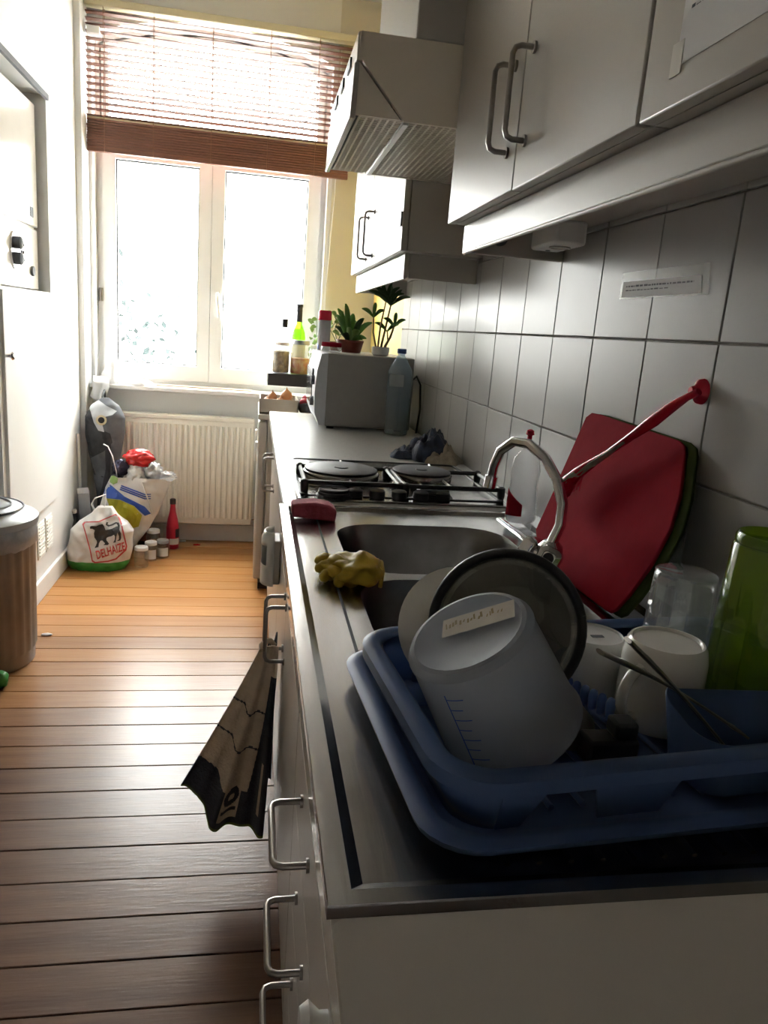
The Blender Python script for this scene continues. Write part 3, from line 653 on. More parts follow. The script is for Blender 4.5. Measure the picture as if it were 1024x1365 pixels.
obj('tape_strip', quad_mb([p+Vector((-.0006, a, b)) for p, a, b in zip([q2[3]]*4, (.010, -.010, -.010, .010), (.022, .022, -.008, -.008))]), 'tape', ds_)
scribble(ds_, q2, [(v, v+.022, u) for v, u in ((.50, .9), (.56, .86), (.62, .92), (.68, .8), (.74, .9), (.80, .55))], .0014, random.Random(2))
# ------------------------------------------------------------------ cutting boards
b0, b1, b2 = at_z(812, 816, .9), at_x(787, 549, .635), at_x(913, 592, .635)
nn = (b1-b0).cross(b2-b0).normalized()
if nn.x > 0: nn = -nn
def brd(off, dz, th, name, m, label, shift=(0, 0)):
    pts = []
    pix = [(812, 816), (806, 813), (757, 777), (722, 745), (716, 728), (714, 706), (735, 660), (781, 556), (789, 550), (800, 552), (905, 587), (912, 594), (913, 604), (906, 660), (893, 705), (868, 752), (838, 793), (820, 813)]
    P = [at_plane(px, py, b0, nn) for px, py in pix]
    P = [Vector((p.x, p.y, max(p.z, .8970))) for p in P]
    o_ = -nn*off+Vector((0, shift[0], shift[1]))
    mb = MB(); n = len(P); mb.add([p+o_ for p in P]+[p+o_-nn*th for p in P], [tuple(range(n)), tuple(range(2*n-1, n-1, -1))]+[(i, (i+1) % n, n+(i+1) % n, n+i) for i in range(n)])
    return tag(obj(name, mb, m, bevel=.0015), label, 'cutting board')
brd(0, 0, .006, 'cutting_board', 'red_plastic', 'red plastic cutting board leaning on the tiled wall')
brd(.0075, 0, .005, 'cutting_board', 'green_board', 'dark green cutting board leaning behind the red one', (-.020, .0032))
# ------------------------------------------------------------------ dish brush stuck on the tiles
cup = at_x(935, 522, XW-.009)
br = thing('dish_brush', 'red dish brush stuck to the tiles by a suction cup', 'brush', cup)
hd_ = at_x(772, 632, .552)
obj('suction_cup', L([(.019, -.002), (.018, .004), (.009, .010), (.006, .018)], c=cup, seg=20, M=axis_rot((-1, 0, 0))), 'red_shiny', br, smooth=50)
path = []; p0 = cup+Vector((-.016, 0, 0))
pix = [(932, 522, 0), (915, 530, .06), (895, 543, .14), (870, 562, .25), (840, 583, .38), (812, 603, .52), (790, 617, .66), (774, 628, .82), (757, 640, 1)]
for px, py, t in pix: path.append(at_x(px, py, p0.x+(hd_.x-p0.x)*t**.75))
obj('brush_handle', MB().tube(path, [.009, .009, .013, .015, .010, .0085, .012, .016, .015], 10, flat=(1, .6)), 'red_shiny', br, smooth=60)
obj('grip_inlay', MB().tube([p+Vector((-.0045, 0, -.0045)) for p in path[4:]], [.004, .006, .0085, .0125, .0115], 8, flat=(1, .6)), 'cloth_beige', br, smooth=60)
bm_ = MB(); rr = random.Random(5); e0 = path[-2]; e1 = path[-1]
for k in range(320):
    b = e0.lerp(e1, rr.uniform(-.2, 1.1))+Vector((rr.uniform(-.006, .006), rr.uniform(-.004, .004), rr.uniform(-.009, .004)))
    d = Vector((rr.uniform(-.9, -.1), rr.uniform(-.1, .6), -1)).normalized(); t_ = b+d*rr.uniform(.024, .032)
    bm_.tube([b, t_], .0011, 3)
o = obj('bristles', bm_, 'red_shiny', br); o['kind'] = 'stuff'
# ------------------------------------------------------------------ detergent bottle
c = at_z(700, 697, .9); c.z = .9005; c.x = .574
db = thing('detergent_bottle', 'clear washing-up liquid bottle with red cap beside the tap', 'bottle', c)
RM = Matrix.Diagonal((1, .62, 1))
obj('bottle_body', L([(0, .002), (.030, .002), (.034, .008), (.034, .05), (.030, .085), (.033, .115), (.028, .142), (.015, .158), (.010, .162), (.010, .170)], c=c, seg=28, M=RM), 'clear_plastic', db, smooth=50)
obj('liquid', L([(0, .004), (.028, .004), (.031, .01), (.031, .022)], c=c, seg=24, M=RM), 'clear_plastic', db, smooth=50)
lb = MB().grid(lambda u, v: Vector((c.x+.0348*math.cos(a := math.radians(185+u*75)), c.y+.62*.0348*math.sin(a), c.z+.018+v*(.06-.035*u))), 10, 4)
obj('label', lb, 'red_plastic', db, recalc=False)
obj('cap', L([(.012, .165), (.012, .176), (.008, .178), (.005, .182), (.005, .190), (.009, .192), (.008, .200), (.003, .203)], c=c, seg=16), 'red_shiny', db, smooth=40)
# ------------------------------------------------------------------ sponge, glove
sg = tag(obj('sponge', MB().prism([(0, 0), (.088, -.006), (.09, .016), (.075, .026), (.045, .030), (.012, .027), (-.002, .024)], lambda u, v, w: (.083+u, 1.478+.05*w-u*.05, .9+v*1.05+.0005)), 'pink_sponge', bevel=.004), 'pink washing sponge at the hob end of the sink rim', 'sponge')
gl = thing('rubber_glove', 'crumpled yellow rubber glove lying beside the sink bowls', 'glove', (.155, 1.13, .894))
obj('cuff', MB().blob((.168, 1.110, .914), (.040, .050, .025), .32, 5, 4, 2, flat=.8945), 'yellow_rubber', gl, smooth=180)
obj('palm', MB().blob((.142, 1.122, .911), (.032, .042, .021), .28, 5, 4, 5, flat=.8945), 'yellow_rubber', gl, smooth=180)
obj('cuff_edge', MB().tube([(.200, 1.075, .897), (.205, 1.095, .915), (.206, 1.12, .922), (.200, 1.145, .912), (.194, 1.155, .898)], [.003, .0045, .005, .0045, .003], 8), 'yellow_rubber', gl, smooth=180)
for k, (a, b) in enumerate((((.128, 1.150, .915), (.112, 1.160, .913)), ((.124, 1.134, .918), (.107, 1.138, .917)), ((.122, 1.118, .914), (.106, 1.117, .910)), ((.125, 1.102, .907), (.112, 1.095, .902)), ((.14, 1.09, .905), (.135, 1.072, .902)))):
    a, b = Vector(a), Vector(b); obj('finger', MB().tube([a, a.lerp(b, .5)+Vector((0, 0, .003)), b, b+(b-a)*.25], [.011, .0095, .008, .003], 8), 'yellow_rubber', gl, smooth=180)
# ------------------------------------------------------------------ drip tray and dish rack
def frame(o, deg):
    c, s = math.cos(math.radians(deg)), math.sin(math.radians(deg)); return lambda u, v, z: Vector((o[0]+u*c-v*s, o[1]+u*s+v*c, z))
TZ = .8965
TR = frame((.138, .450), 4.5); TU, TV = .492, .352
ty_ = thing('drip_tray', 'blue plastic drip tray underneath the dish rack', 'tray', TR(TU/2, TV/2, TZ))
mb = MB(); prev = None
def ringpts(x0, x1, y0, y1, r): return rrect(x0, x1, y0, y1, r, 6)
rows = [(0, .014), (-.002, .019), (.004, .0215), (.014, .020), (.020, .010), (.024, .006), (.10, .004), (.17, .004)]
n = len(ringpts(0, 1, 0, 1, .1)); vs = []
for ins, h in rows:
    r = max(.045-ins*.6, .004); vs += [TR(u, v, TZ+h) for u, v in ringpts(ins, TU-ins, ins, TV-ins, r)]
for k in range(len(rows)-1):
    for i in range(n): mb.f.append([k*n+i, k*n+(i+1) % n, (k+1)*n+(i+1) % n, (k+1)*n+i]); mb.mi.append(0)
mb.v = vs; mb.f.append([(len(rows)-1)*n+i for i in range(n)]); mb.mi.append(0)
obj('tray_shell', mb, 'blue_plastic', ty_, smooth=50, recalc=False, solid=.0025)
for k in range(5): obj('tray_foot', L([(.006, -.001), (.006, .006)], c=TR(.05+k*.09, .06, TZ), seg=8), 'blue_plastic', ty_)
RK = frame((.147, .461), 6.0); RU, RV = .474, .296; RZT, RZB = .963, .9045
rk = thing('dish_rack', 'blue translucent plastic dish rack standing in its tray', 'dish rack', RK(RU/2, RV/2, RZB))
P = rrect(0, RU, 0, RV, .050, 7)
# rim with rolled outer edge
rows = [(.004, -.016), (.000, -.014), (-.001, -.002), (.003, 0), (.014, 0), (.018, -.004)]
n = len(P); vs = []; mb = MB()
for ins, dz in rows: vs += [RK(u, v, RZT+dz) for u, v in rrect(ins, RU-ins, ins, RV-ins, .050-ins*.8, 7)]
for k in range(len(rows)-1):
    for i in range(n): mb.f.append([k*n+i, k*n+(i+1) % n, (k+1)*n+(i+1) % n, (k+1)*n+i]); mb.mi.append(0)
mb.v = vs
obj('rim', mb, 'blue_translucent', rk, smooth=50, recalc=False, solid=.0022)
# walls: far, left, right and the corners full height, near side broken by openings
top = rrect(.006, RU-.006, .006, RV-.006, .046, 7); bot = rrect(.022, RU-.022, .020, RV-.020, .036, 7)
wl = MB()
for i in range(n):
    j = (i+1) % n
    if top[i][1] < .007 and top[j][1] < .007: continue
    wl.add([RK(*top[i], RZT-.004), RK(*top[j], RZT-.004), RK(*bot[j], RZB+.003), RK(*bot[i], RZB+.003)], [(0, 1, 2, 3)])
obj('side_wall', wl, 'blue_translucent', rk, smooth=60, recalc=False, solid=.002, merge=True)
def nearp(a, b, c, d):
    return MB().add([RK(a, .006, RZT-.004), RK(b, .006, RZT-.004), RK(c, .020, RZB+.003), RK(d, .020, RZB+.003)], [(0, 1, 2, 3)])
for a, b, c_, d in ((.051, .096, .072, .051), (.125, .215, .200, .142), (.405, .424, .424, .415)):
    obj('near_panel', nearp(a, b, c_, d), 'blue_translucent', rk, solid=.002)
obj('near_band', MB().add([RK(.05, .006, RZT-.004), RK(RU-.05, .006, RZT-.004), RK(RU-.05, .011, RZT-.022), RK(.05, .011, RZT-.022)], [(0, 1, 2, 3)]), 'blue_translucent', rk, solid=.002)
for k in range(13): obj('base_bar', MB().tube([RK(.05+k*.0295, .036, RZB+.004), RK(.05+k*.0295, RV-.036, RZB+.004)], .003, 6), 'blue_plastic', rk, smooth=60)
for vv in (.06, .14, .22): obj('base_bar', MB().tube([RK(.04, vv, RZB+.003), RK(RU-.04, vv, RZB+.003)], .003, 6), 'blue_plastic', rk, smooth=60)
pg = None
for x_, y_ in ((.200, .696), (.240, .693), (.280, .690), (.185, .738), (.225, .742), (.265, .746)):
    p = Vector((x_, y_, RZB+.004))
    if pg is None: pg = obj('peg', L([(.0052, 0), (.0048, .018), (.0038, .025), (.002, .027)], c=p, seg=10), 'blue_plastic', rk, smooth=60); pg0 = p
    else: dup(pg, rk, tuple(p-pg0))
pa, pb_ = Vector((.327, .700, .915)), Vector((.363, .636, .915))
pr = obj('peg_rail', MB().tube([pa, pb_], .005, 8), 'blue_plastic', rk, smooth=60)
for k in range(8):
    p = pa.lerp(pb_, k/7); obj('bead', L([(.004, 0), (.0048, .010), (.0052, .018), (.0035, .023), (.001, .0245)], c=p, seg=10), 'blue_light', pr, smooth=60)
# cutlery basket at the near right of the rack
bk = MB(); U0, U1, V0, V1 = .238, .430, .018, .100
tp_ = rrect(U0, U1, V0, V1, .030, 10); bt_ = rrect(U0+.012, U1-.012, V0+.006, V1-.010, .022, 10); m_ = len(tp_)
def bz(u, v): return RZT-.001+.020*math.exp(-((u-U0)/.040)**2)*((v-V0)/(V1-V0))**1.3
bk.v = [RK(u, v, bz(u, v)) for u, v in tp_]+[RK(u, v, RZB+.006) for u, v in bt_]
for i in range(m_): bk.f.append([i, (i+1) % m_, m_+(i+1) % m_, m_+i]); bk.mi.append(0)
bk.f.append([m_+i for i in range(m_)]); bk.mi.append(0)
obj('cutlery_basket', bk, 'blue_translucent', rk, smooth=40, recalc=False, solid=.002)
# ------------------------------------------------------------------ things in the rack
# measuring jug, upside down and tilted
jb = Vector((.1850, .575, 1.0362)); jd = Vector((.50, .10, -.86)).normalized()
jl = .112
R3 = axis_rot(-jd); jm = jb+jd*jl
jg = thing('measuring_jug', 'white translucent measuring jug lying upside down in the rack', 'jug', jm)
def jl_(prof, seg=44): return L(prof, c=jm, seg=seg, M=R3)
obj('jug_body', MB().shell([(.065, 0), (.066, .002), (.0645, .006), (.063, .012), (.0565, jl-.012), (.0575, jl-.010), (.0575, jl-.007), (.053, jl-.001), (.049, jl), (.046, jl-.002), (.0005, jl-.002)], c=jm, seg=44, M=R3), 'jug_plastic', jg, smooth=35)
# scale marks on the side that faces the counter edge
ux = (Vector((0, -1, 0))-jd*Vector((0, -1, 0)).dot(jd)).normalized(); uy = jd.cross(ux)
def js(ang, h, off=.0006):   # h from mouth
    r = .063+(.0565-.063)*(h-.012)/(jl-.024)+off; a = math.radians(ang); return jm-jd*h+(ux*math.cos(a)+uy*math.sin(a))*r
sgn = 1 if js(40, .05).x < js(-40, .05).x else -1
mk = MB()
def strip(a0, a1, h0, h1):
    mk.grid(lambda u, v: js(sgn*(a0+(a1-a0)*u), h0+(h1-h0)*v), 6, 2)
strip(47, 48.2, .018, jl-.02)
for k in range(7): strip(36 if k % 2 else 32, 48, .024+k*.0105, .0250+k*.0105)
obj('scale_marks', mk, 'bag_blue', jg, recalc=False)
# stained sticker on the jug's base
def jt(a, b, off=.0006): return jb-jd*off+(ux*b+uy*a*(-sgn))
st = decal_poly([(-.040, -.004), (.022, .018), (.013, .042), (-.049, .020)], lambda u, v: jt(-u, -v+.012), 1)
sk_ = obj('sticker', st, 'label_yellowed', jg, recalc=False)
mb = MB()
rr = random.Random(4)
for k in range(16):
    u0 = -.034+k*.0032; w_ = rr.uniform(.0008, .0022); h_ = rr.uniform(.003, .009); v0 = .0095+(u0+.034)*.33+rr.uniform(0, .004)
    mb.add([jt(-(u0+dx), -(v0+dy)+.012, .0012) for dx, dy in ((0, 0), (w_, w_*.3), (w_-.002, h_), (-.002, h_))], [(0, 1, 2, 3)])
obj('sticker_print', mb, 'stem_brown', sk_, recalc=False)
# pan lid
lc = at_y(676, 836, .690); ln_ = Vector((-.22, -.86, .30)).normalized(); RL = axis_rot(ln_); RLr = .0765
pd = thing('pan_lid', 'glass pan lid with black rim standing in the rack', 'pan lid', lc)
obj('lid_glass', L([(RLr-.004, 0), (RLr*.85, .006), (RLr*.5, .012), (.004, .014), (.004, .011), (RLr*.5, .009), (RLr*.85, .003)], c=lc, seg=48, M=RL), 'lid_glass', pd, smooth=60)
ta = [lc+RL @ Vector(((RLr)*math.cos(2*math.pi*k/48), RLr*math.sin(2*math.pi*k/48), 0)) for k in range(49)]
obj('rim', MB().tube(ta, .0052, 10), 'black', pd, smooth=70)
obj('knob', L([(.006, .004), (.005, .010), (.014, .014), (.015, .019), (.010, .022)], c=lc, seg=20, M=axis_rot(ln_) @ Matrix.Diagonal((1, 1, -1))), 'black', pd, smooth=50)
obj('lid_screw', MB().tube([lc+RL @ Vector((.012, -.012, .013)), lc+RL @ Vector((.030, -.006, .018))], .0022, 8), 'chrome', pd, smooth=50)
# plate behind it
pc = at_y(614, 836, .723); pn = Vector((-.10, -.90, .38)).normalized()
tag(obj('plate', L([(.001, 0), (.040, 0), (.046, .003), (.0645, .011), (.066, .0125), (.0635, .0135), (.044, .006), (.038, .004), (.001, .004)], c=pc, seg=48, M=axis_rot(pn) @ Matrix.Diagonal((1, 1, -1))), 'white_ceramic', smooth=50), 'white plate standing behind the black-rimmed lid', 'plate')
# upturned cups and glasses
zt = RZB+.0065
c = Vector((.376, .718, zt))
cu = thing('plastic_cup', 'small ribbed white plastic cup turned upside down', 'cup', c)
obj('cup_wall', L([(.039, 0), (.040, .002), (.035, .050), (.034, .060), (.032, .063), (.0305, .0625), (.030, .0605), (.001, .0605)], c=c, seg=72, wob=lambda a, z, k: 1+(.012*math.cos(24*a) if .001 < z < .055 else 0)), 'white_plastic', cu, smooth=40)
obj('base_print', B(c.x-.004, c.x+.010, c.y-.006, c.y+.0, zt+.0606, zt+.0612), 'pack_grey', cu)
c = Vector((.418, .644, zt))
mg = thing('mug', 'white ceramic mug upside down behind the cutlery', 'mug', c)
obj('mug_wall', L([(.041, 0), (.042, .002), (.0415, .070), (.039, .084), (.036, .088), (.034, .088), (.0325, .085), (.001, .0845)], c=c, seg=40), 'white_ceramic', mg, smooth=50)
ha = [c+Vector((math.cos(math.radians(208))*(.040+.026*math.sin(t)), math.sin(math.radians(208))*(.040+.026*math.sin(t)), .040+.026*math.cos(t))) for t in [math.pi*k/10 for k in range(11)]]
obj('mug_handle', MB().tube(ha, .0058, 10, flat=(1, .8)), 'white_ceramic', mg, smooth=70)
c = Vector((.484, .732, zt))
gs = thing('drinking_glass', 'clear fluted drinking glass upside down by the green tumbler', 'glass', c)
obj('glass_wall', L([(.0385, 0), (.0395, .001), (.0345, .115), (.0335, .128), (.031, .131), (.027, .130), (.001, .128), (.001, .118), (.031, .117), (.0325, .110), (.0370, .001)], c=c, seg=64, wob=lambda a, z, k: 1+(.02*math.cos(16*a) if k in (2, 3) else 0)), 'clear_glass', gs, smooth=40)
obj('base_ring', L([(.028, .128), (.0335, .1275), (.034, .131), (.029, .133)], c=c, seg=40), 'clear_glass', gs, smooth=40)
c = Vector((.527, .655, zt))
tb = thing('tumbler', 'tall green acrylic tumbler standing upside down in the rack', 'tumbler', c)
obj('tumbler_wall', L([(.041, 0), (.043, .001), (.0445, .05), (.043, .12), (.0405, .184), (.039, .186), (.0375, .184)], c=c, seg=60, wob=lambda a, z, k: 1+(.012*math.cos(20*a) if .01 < z < .18 else 0)), 'green_acrylic', tb, smooth=40)
obj('base_rim', MB().lathe([(.036, .184), (.039, .1865), (.039, .194), (.037, .197), (.034, .194), (.033, .186)], c=c, seg=40), 'green_acrylic', tb, smooth=40)
# cutlery leaning out of the basket
def cutlery(name, label, a, b, ws):
    t = thing(name, label, name.replace('_', ' '), a); pts = [a.lerp(b, k/(len(ws)-1))+Vector((0, 0, .004*math.sin(math.pi*k/(len(ws)-1)))) for k in range(len(ws))]
    obj('handle', MB().tube(pts, ws, 10, flat=(1, .32)), 'grater_metal', t, smooth=60); return t, pts
f0 = Vector((.448, .576, .945))
t, pts = cutlery('fork', 'steel fork leaning out of the cutlery basket, flat worn handle', f0, at_y(800, 869, .560), [.0048, .0044, .0042, .005, .0064, .008, .0066])
fd_ = (pts[0]-pts[1]).normalized()
obj('tines', MB().tube([f0, f0+fd_*.012], [.004, .0075], 8, flat=(1, .3)).tube([f0+fd_*.010+Vector((0, -.006, 0)), f0+fd_*.030+Vector((0, -.006, 0))], .0012, 5).tube([f0+fd_*.010, f0+fd_*.031], .0012, 5).tube([f0+fd_*.010+Vector((0, .006, 0)), f0+fd_*.030+Vector((0, .006, 0))], .0012, 5), 'grater_metal', t, smooth=60)
f0 = Vector((.446, .556, .922))
t, pts = cutlery('spoon', 'steel spoon with rounded handle crossing the fork', f0, at_y(837, 853, .560), [.0048, .0044, .0042, .005, .0066, .0084, .007])
obj('spoon_bowl', MB().blob(f0+Vector((0, 0, .001)), (.012, .004, .006), 0, 3, 2, flat=RZB+.0075), 'grater_metal', t, smooth=180)
# black grater-like block and small strainer
c = RK(.190, .088, RZB+.007)
gt = thing('black_utensil', 'black plastic kitchen utensil lying between the jug and the basket', 'utensil', c)
obj('block', MB().box(c.x-.022, c.x+.026, c.y-.012, c.y+.014, c.z, c.z+.026), 'black', gt, bevel=.003)
obj('raised_end', MB().box(c.x+.002, c.x+.024, c.y-.010, c.y+.012, c.z+.026, c.z+.042), 'black', gt, bevel=.003)
c = Vector((.306, .618, RZB+.007))
tag(obj('steel_bowl', L([(.031, 0), (.033, .001), (.028, .018), (.017, .030), (.001, .034), (.001, .032), (.016, .028), (.0265, .017), (.0295, .001)], c=c, seg=40), 'grater_metal', smooth=60), 'small dull metal bowl upside down beside the jug', 'bowl')
# ------------------------------------------------------------------ microwave and what stands by it
MX0, MX1, MY0, MY1, MZ = .232, .600, 2.870, 3.340, 1.188
mw = thing('microwave', 'grey microwave oven at the far end of the worktop', 'microwave', ((MX0+MX1)/2, (MY0+MY1)/2, .9))
obj('case', B(MX0+.035, MX1, MY0, MY1, .912, MZ), 'grey_enamel', mw, bevel=.005)
fr_ = MB().prism([(MX0+.035, .914), (MX0+.012, .916), (MX0-.006, .96), (MX0-.010, 1.04), (MX0-.004, 1.12), (MX0+.010, 1.182), (MX0+.035, MZ-.001)], lambda u, v, w: (u, MY1-.001 if w else MY0+.001, v))
dfr = obj('front_door', fr_, 'pack_light', mw, smooth=40)
obj('door_window', B(MX0-.0125, MX0-.006, MY0+.14, MY1-.03, .98, 1.12), 'black_gloss', dfr, bevel=.002)
for z_ in (1.0, 1.08): obj('dial', L([(.018, 0), (.018, .012), (.014, .014)], c=(MX0-.008, MY0+.07, z_), seg=18, M=axis_rot((-1, 0, 0))), 'pack_grey', mw, smooth=40)
for a in (MX0+.06, MX1-.04):
    for b in (MY0+.04, MY1-.04): obj('foot', L([(.015, -.0005), (.015, .014)], c=(a, b, .9), seg=12), 'black', mw)
cord = [(MX1, 2.95, 1.09), (MX1+.025, 2.93, 1.12), (MX1+.036, 2.90, 1.09), (MX1+.034, 2.86, 1.0), (MX1+.02, 2.83, .92), (MX1+.03, 2.88, .905)]
tag(obj('power_cord', MB().tube(cord, .004, 8), 'black', smooth=60), 'black power cord hanging behind the microwave', 'cord')
c = at_z(527, 579, .9); c.x *= 2.820/c.y; c.y = 2.820; c.z = .9005
wb = thing('water_bottle', 'large clear blue water bottle beside the microwave', 'bottle', c)
obj('bottle_body', L([(0, .006), (.030, 0), (.044, .004), (.046, .02)]+[(.046-.0022*(k % 2), .035+k*.0105) for k in range(13)]+[(.046, .175), (.046, .235), (.042, .25), (.018, .292), (.0145, .298), (.0145, .308)], c=c, seg=32), 'water_bottle', wb, smooth=60)
obj('cap', L([(.017, .306), (.0175, .310), (.0175, .322), (.015, .324)], c=c, seg=20), 'bottle_blue_cap', wb, smooth=40)
lb = MB().grid(lambda u, v: Vector((c.x+.0468*math.cos(a := math.radians(205+u*75)), c.y+.0468*math.sin(a), c.z+.185+v*.045)), 8, 2)
obj('label', lb, 'clear_plastic', wb, recalc=False)
# crumpled tea towels on the worktop
c = at_z(575, 607, .9)
ct = thing('crumpled_tea_towel', 'crumpled dark blue tea towel heaped on the worktop behind the hob', 'towel', (c.x, 2.28, .9))
obj('beige_fold', fold((.578, 2.24, .9), (.064, .075, 0), 4.1, .03, .038, .02), 'cloth_beige', ct, smooth=180)
obj('trailing_corner', fold((.487, 2.30, .9), (.062, .050, 0), 7.7, .02, .026, .012), 'towel_blue', ct, smooth=180)
obj('blue_fold', fold((.553, 2.30, .9), (.080, .095, 0), 3.3, .03, .085, .03), 'towel_blue', ct, smooth=180)
# on top of the microwave
MT = MZ
def leafy(t, base, tip, w, m, bend=.15, n=7):
    base, tip = Vector(base), Vector(tip); d = tip-base; ln = d.length; side = d.cross(Vector((.2, 1, .3))).normalized(); mb = MB(); P = []
    for k in range(n):
        s = k/(n-1); ww = w*math.sin(math.pi*(s*.88+.06))**.8; c = base+d*s+Vector((0, 0, bend*ln*math.sin(math.pi*s)))
        P += [c-side*ww/2+Vector((0, 0, ww*.2)), c, c+side*ww/2+Vector((0, 0, ww*.2))]
    for k in range(n-1):
        for j in range(2): mb.f.append([k*3+j, k*3+j+1, (k+1)*3+j+1, (k+1)*3+j]); mb.mi.append(0)
    mb.v = P; return obj('leaf', mb, m, t, smooth=180, recalc=False, solid=.0012)
c = Vector((.285, 2.955, MT))
rj = thing('glass_jar', 'low glass jar with a red lid on top of the microwave', 'jar', c)
obj('jar_glass', L([(0, .001), (.036, .001), (.040, .006), (.040, .018), (.037, .024)], c=c, seg=28), 'clear_glass', rj, smooth=50)
obj('lid', L([(.0385, .022), (.039, .024), (.039, .036), (.036, .038), (.001, .0375)], c=c, seg=28), 'red_plastic', rj, smooth=40)
c = at_y(431, 466, 3.10); c.z = MT
sp_ = thing('spray_can', 'slim grey air freshener can with red cap on the microwave', 'spray can', c)
obj('can', L([(.024, 0), (.0255, .003), (.0255, .118), (.023, .123)], c=c, seg=28), 'pack_light', sp_, smooth=40)
obj('can_label', MB().grid(lambda u, v: Vector((c.x+.0258*math.cos(a := math.radians(160+u*60)), c.y+.0258*math.sin(a), c.z+.005+v*.04*(1-.6*u))), 8, 2), 'bag_blue', sp_, recalc=False)
obj('cap', L([(.0255, .120), (.027, .122), (.0265, .150), (.024, .158), (.016, .154), (.012, .148), (.001, .148)], c=c, seg=28), 'red_shiny', sp_, smooth=40)
# brown pot with spiky green plant
c = at_y(466, 463, 3.12); c.z = MT
pt = thing('potted_plant', 'green plant with spear leaves in a brown pot on the microwave', 'plant', c)
obj('pot', L([(.040, 0), (.046, .002), (.055, .040), (.057, .042), (.057, .050), (.052, .050), (.050, .042), (.001, .040)], c=c, seg=28), 'pot_brown', pt, smooth=40)
obj('soil', L([(.0505, .039), (.0505, .043), (.02, .046), (.001, .046)], c=c, seg=20), 'soil', pt)
rr = random.Random(11)
for dx, dy, dz, w, m in ((-.060, .01, .145, .024, 'leaf'), (-.055, .02, .17, .022, 'leaf'), (-.03, -.03, .19, .022, 'leaf'), (.01, .03, .155, .026, 'leaf'), (.05, -.01, .14, .024, 'leaf_dark'), (.085, -.01, .125, .022, 'leaf'), (.03, -.04, .09, .030, 'leaf_light'), (-.04, -.05, .07, .026, 'leaf_dark'), (.07, .02, .06, .02, 'leaf'), (-.062, .03, .10, .020, 'leaf_dark'), (.045, -.05, .055, .024, 'leaf'), (-.015, -.05, .10, .022, 'leaf_light')):
    leafy(pt, c+Vector((dx*.15, dy*.2, .042)), c+Vector((dx, dy, dz)), w, m)
# small white pot with a tall dark-leaved cane plant
c = at_y(507, 470, 3.0); c.z = MT
tpn = thing('potted_plant', 'tall dark-leaved cane plant in a small white pot on the microwave', 'plant', c)
obj('pot', L([(.026, 0), (.034, .004), (.036, .026), (.034, .034), (.030, .034), (.029, .028), (.001, .027)], c=c, seg=24), 'white_plastic', tpn, smooth=50)
obj('soil', L([(.0295, .026), (.0295, .029), (.001, .031)], c=c, seg=16), 'soil', tpn)
tops = []
for bx_, tx, tz, r_ in ((-.012, .010, .212, .0045), (.0, .030, .200, .005), (.012, .050, .120, .006), (-.018, -.035, .15, .004), (.018, .022, .10, .004)):
    a = c+Vector((bx_, 0, .026)); b = c+Vector((tx, .01, tz)); obj('cane', MB().tube([a, a.lerp(b, .5)+Vector((bx_*.4, 0, 0)), b], [r_, r_*.85, r_*.6], 7), 'stem_brown', tpn, smooth=60); tops.append(b)
for b, fan in ((tops[0], 6), (tops[1], 5), (tops[2], 3), (tops[3], 3), (tops[4], 2)):
    for k in range(fan):
        a = math.radians(-70+140*k/max(1, fan-1)); l_ = .075 if fan > 3 else .05
        leafy(tpn, b-Vector((0, 0, .006)), b+Vector((math.sin(a)*l_, rr.uniform(-.03, .03), math.cos(a)*l_*.75+.012)), .016, 'leaf_dark' if fan > 3 else 'leaf', .12)
# pale trailing plant
c = at_y(449, 464, 3.26); c.z = MT; c.x = max(c.x, MX0+.07)
tv = thing('potted_plant', 'small pale leafy plant behind the spray can on the microwave', 'plant', c)
obj('pot', L([(.026, 0), (.034, .035), (.036, .037), (.031, .037), (.030, .031), (.001, .03)], c=c, seg=20), 'pot_brown', tv, smooth=40)
for k in range(26):
    q_ = c+Vector((rr.uniform(-.075, .06), rr.uniform(-.05, .05), rr.uniform(.06, .15))); leafy(tv, q_, q_+Vector((rr.uniform(-.03, .03), rr.uniform(-.01, .01), rr.uniform(-.005, .025))), .018, 'leaf_light', .1, 5)
for k in range(5): obj('stem', MB().tube([c+Vector((0, 0, .03)), c+Vector((rr.uniform(-.04, .03), 0, .09)), c+Vector((rr.uniform(-.07, .06), rr.uniform(-.03, .03), .14))], .0018, 5), 'leaf_dark', tv)
# ------------------------------------------------------------------ fridge, crate, shelf
fg = thing('fridge', 'low white fridge between the worktop and the window wall', 'fridge', (.3, 3.83, 0))
obj('body', B(.065, .635, 3.555, 4.12, .03, .835), 'cab_white', fg, bevel=.006)
obj('lid', B(.018, .64, 3.548, 4.125, .838, .865), 'cab_white', fg, bevel=.006)
fd = obj('door', B(.020, .063, 3.555, 4.12, .05, .830), 'cab_white', fg, bevel=.01)
obj('kick', B(.045, .62, 3.56, 4.11, 0, .031), 'black', fg)
obj('door_grip', B(.008, .022, 4.06, 4.10, .55, .72), 'white_plastic', fd, bevel=.004)
obj('middle_shelf_trim', B(.010, .021, 3.56, 3.60, .70, .73), 'white_plastic', fd)
CX0, CX1, CY0, CY1, CZ0, CZ1 = .022, .205, 3.575, 3.84, .8655, .935
cr = thing('onion_crate', 'shallow card crate of onions on top of the fridge', 'crate', ((CX0+CX1)/2, (CY0+CY1)/2, CZ0))
obj('base', B(CX0, CX1, CY0, CY1, CZ0, CZ0+.006), 'crate_card', cr)
obj('side', B(CX0, CX1, CY0, CY0+.006, CZ0, CZ1), 'crate_card', cr); obj('side', B(CX0, CX1, CY1-.006, CY1, CZ0, CZ1), 'crate_card', cr)
obj('side', B(CX0, CX0+.006, CY0, CY1, CZ0, CZ1), 'crate_card', cr); obj('side', B(CX1-.006, CX1, CY0, CY1, CZ0, CZ1), 'crate_card', cr)
rr = random.Random(21)
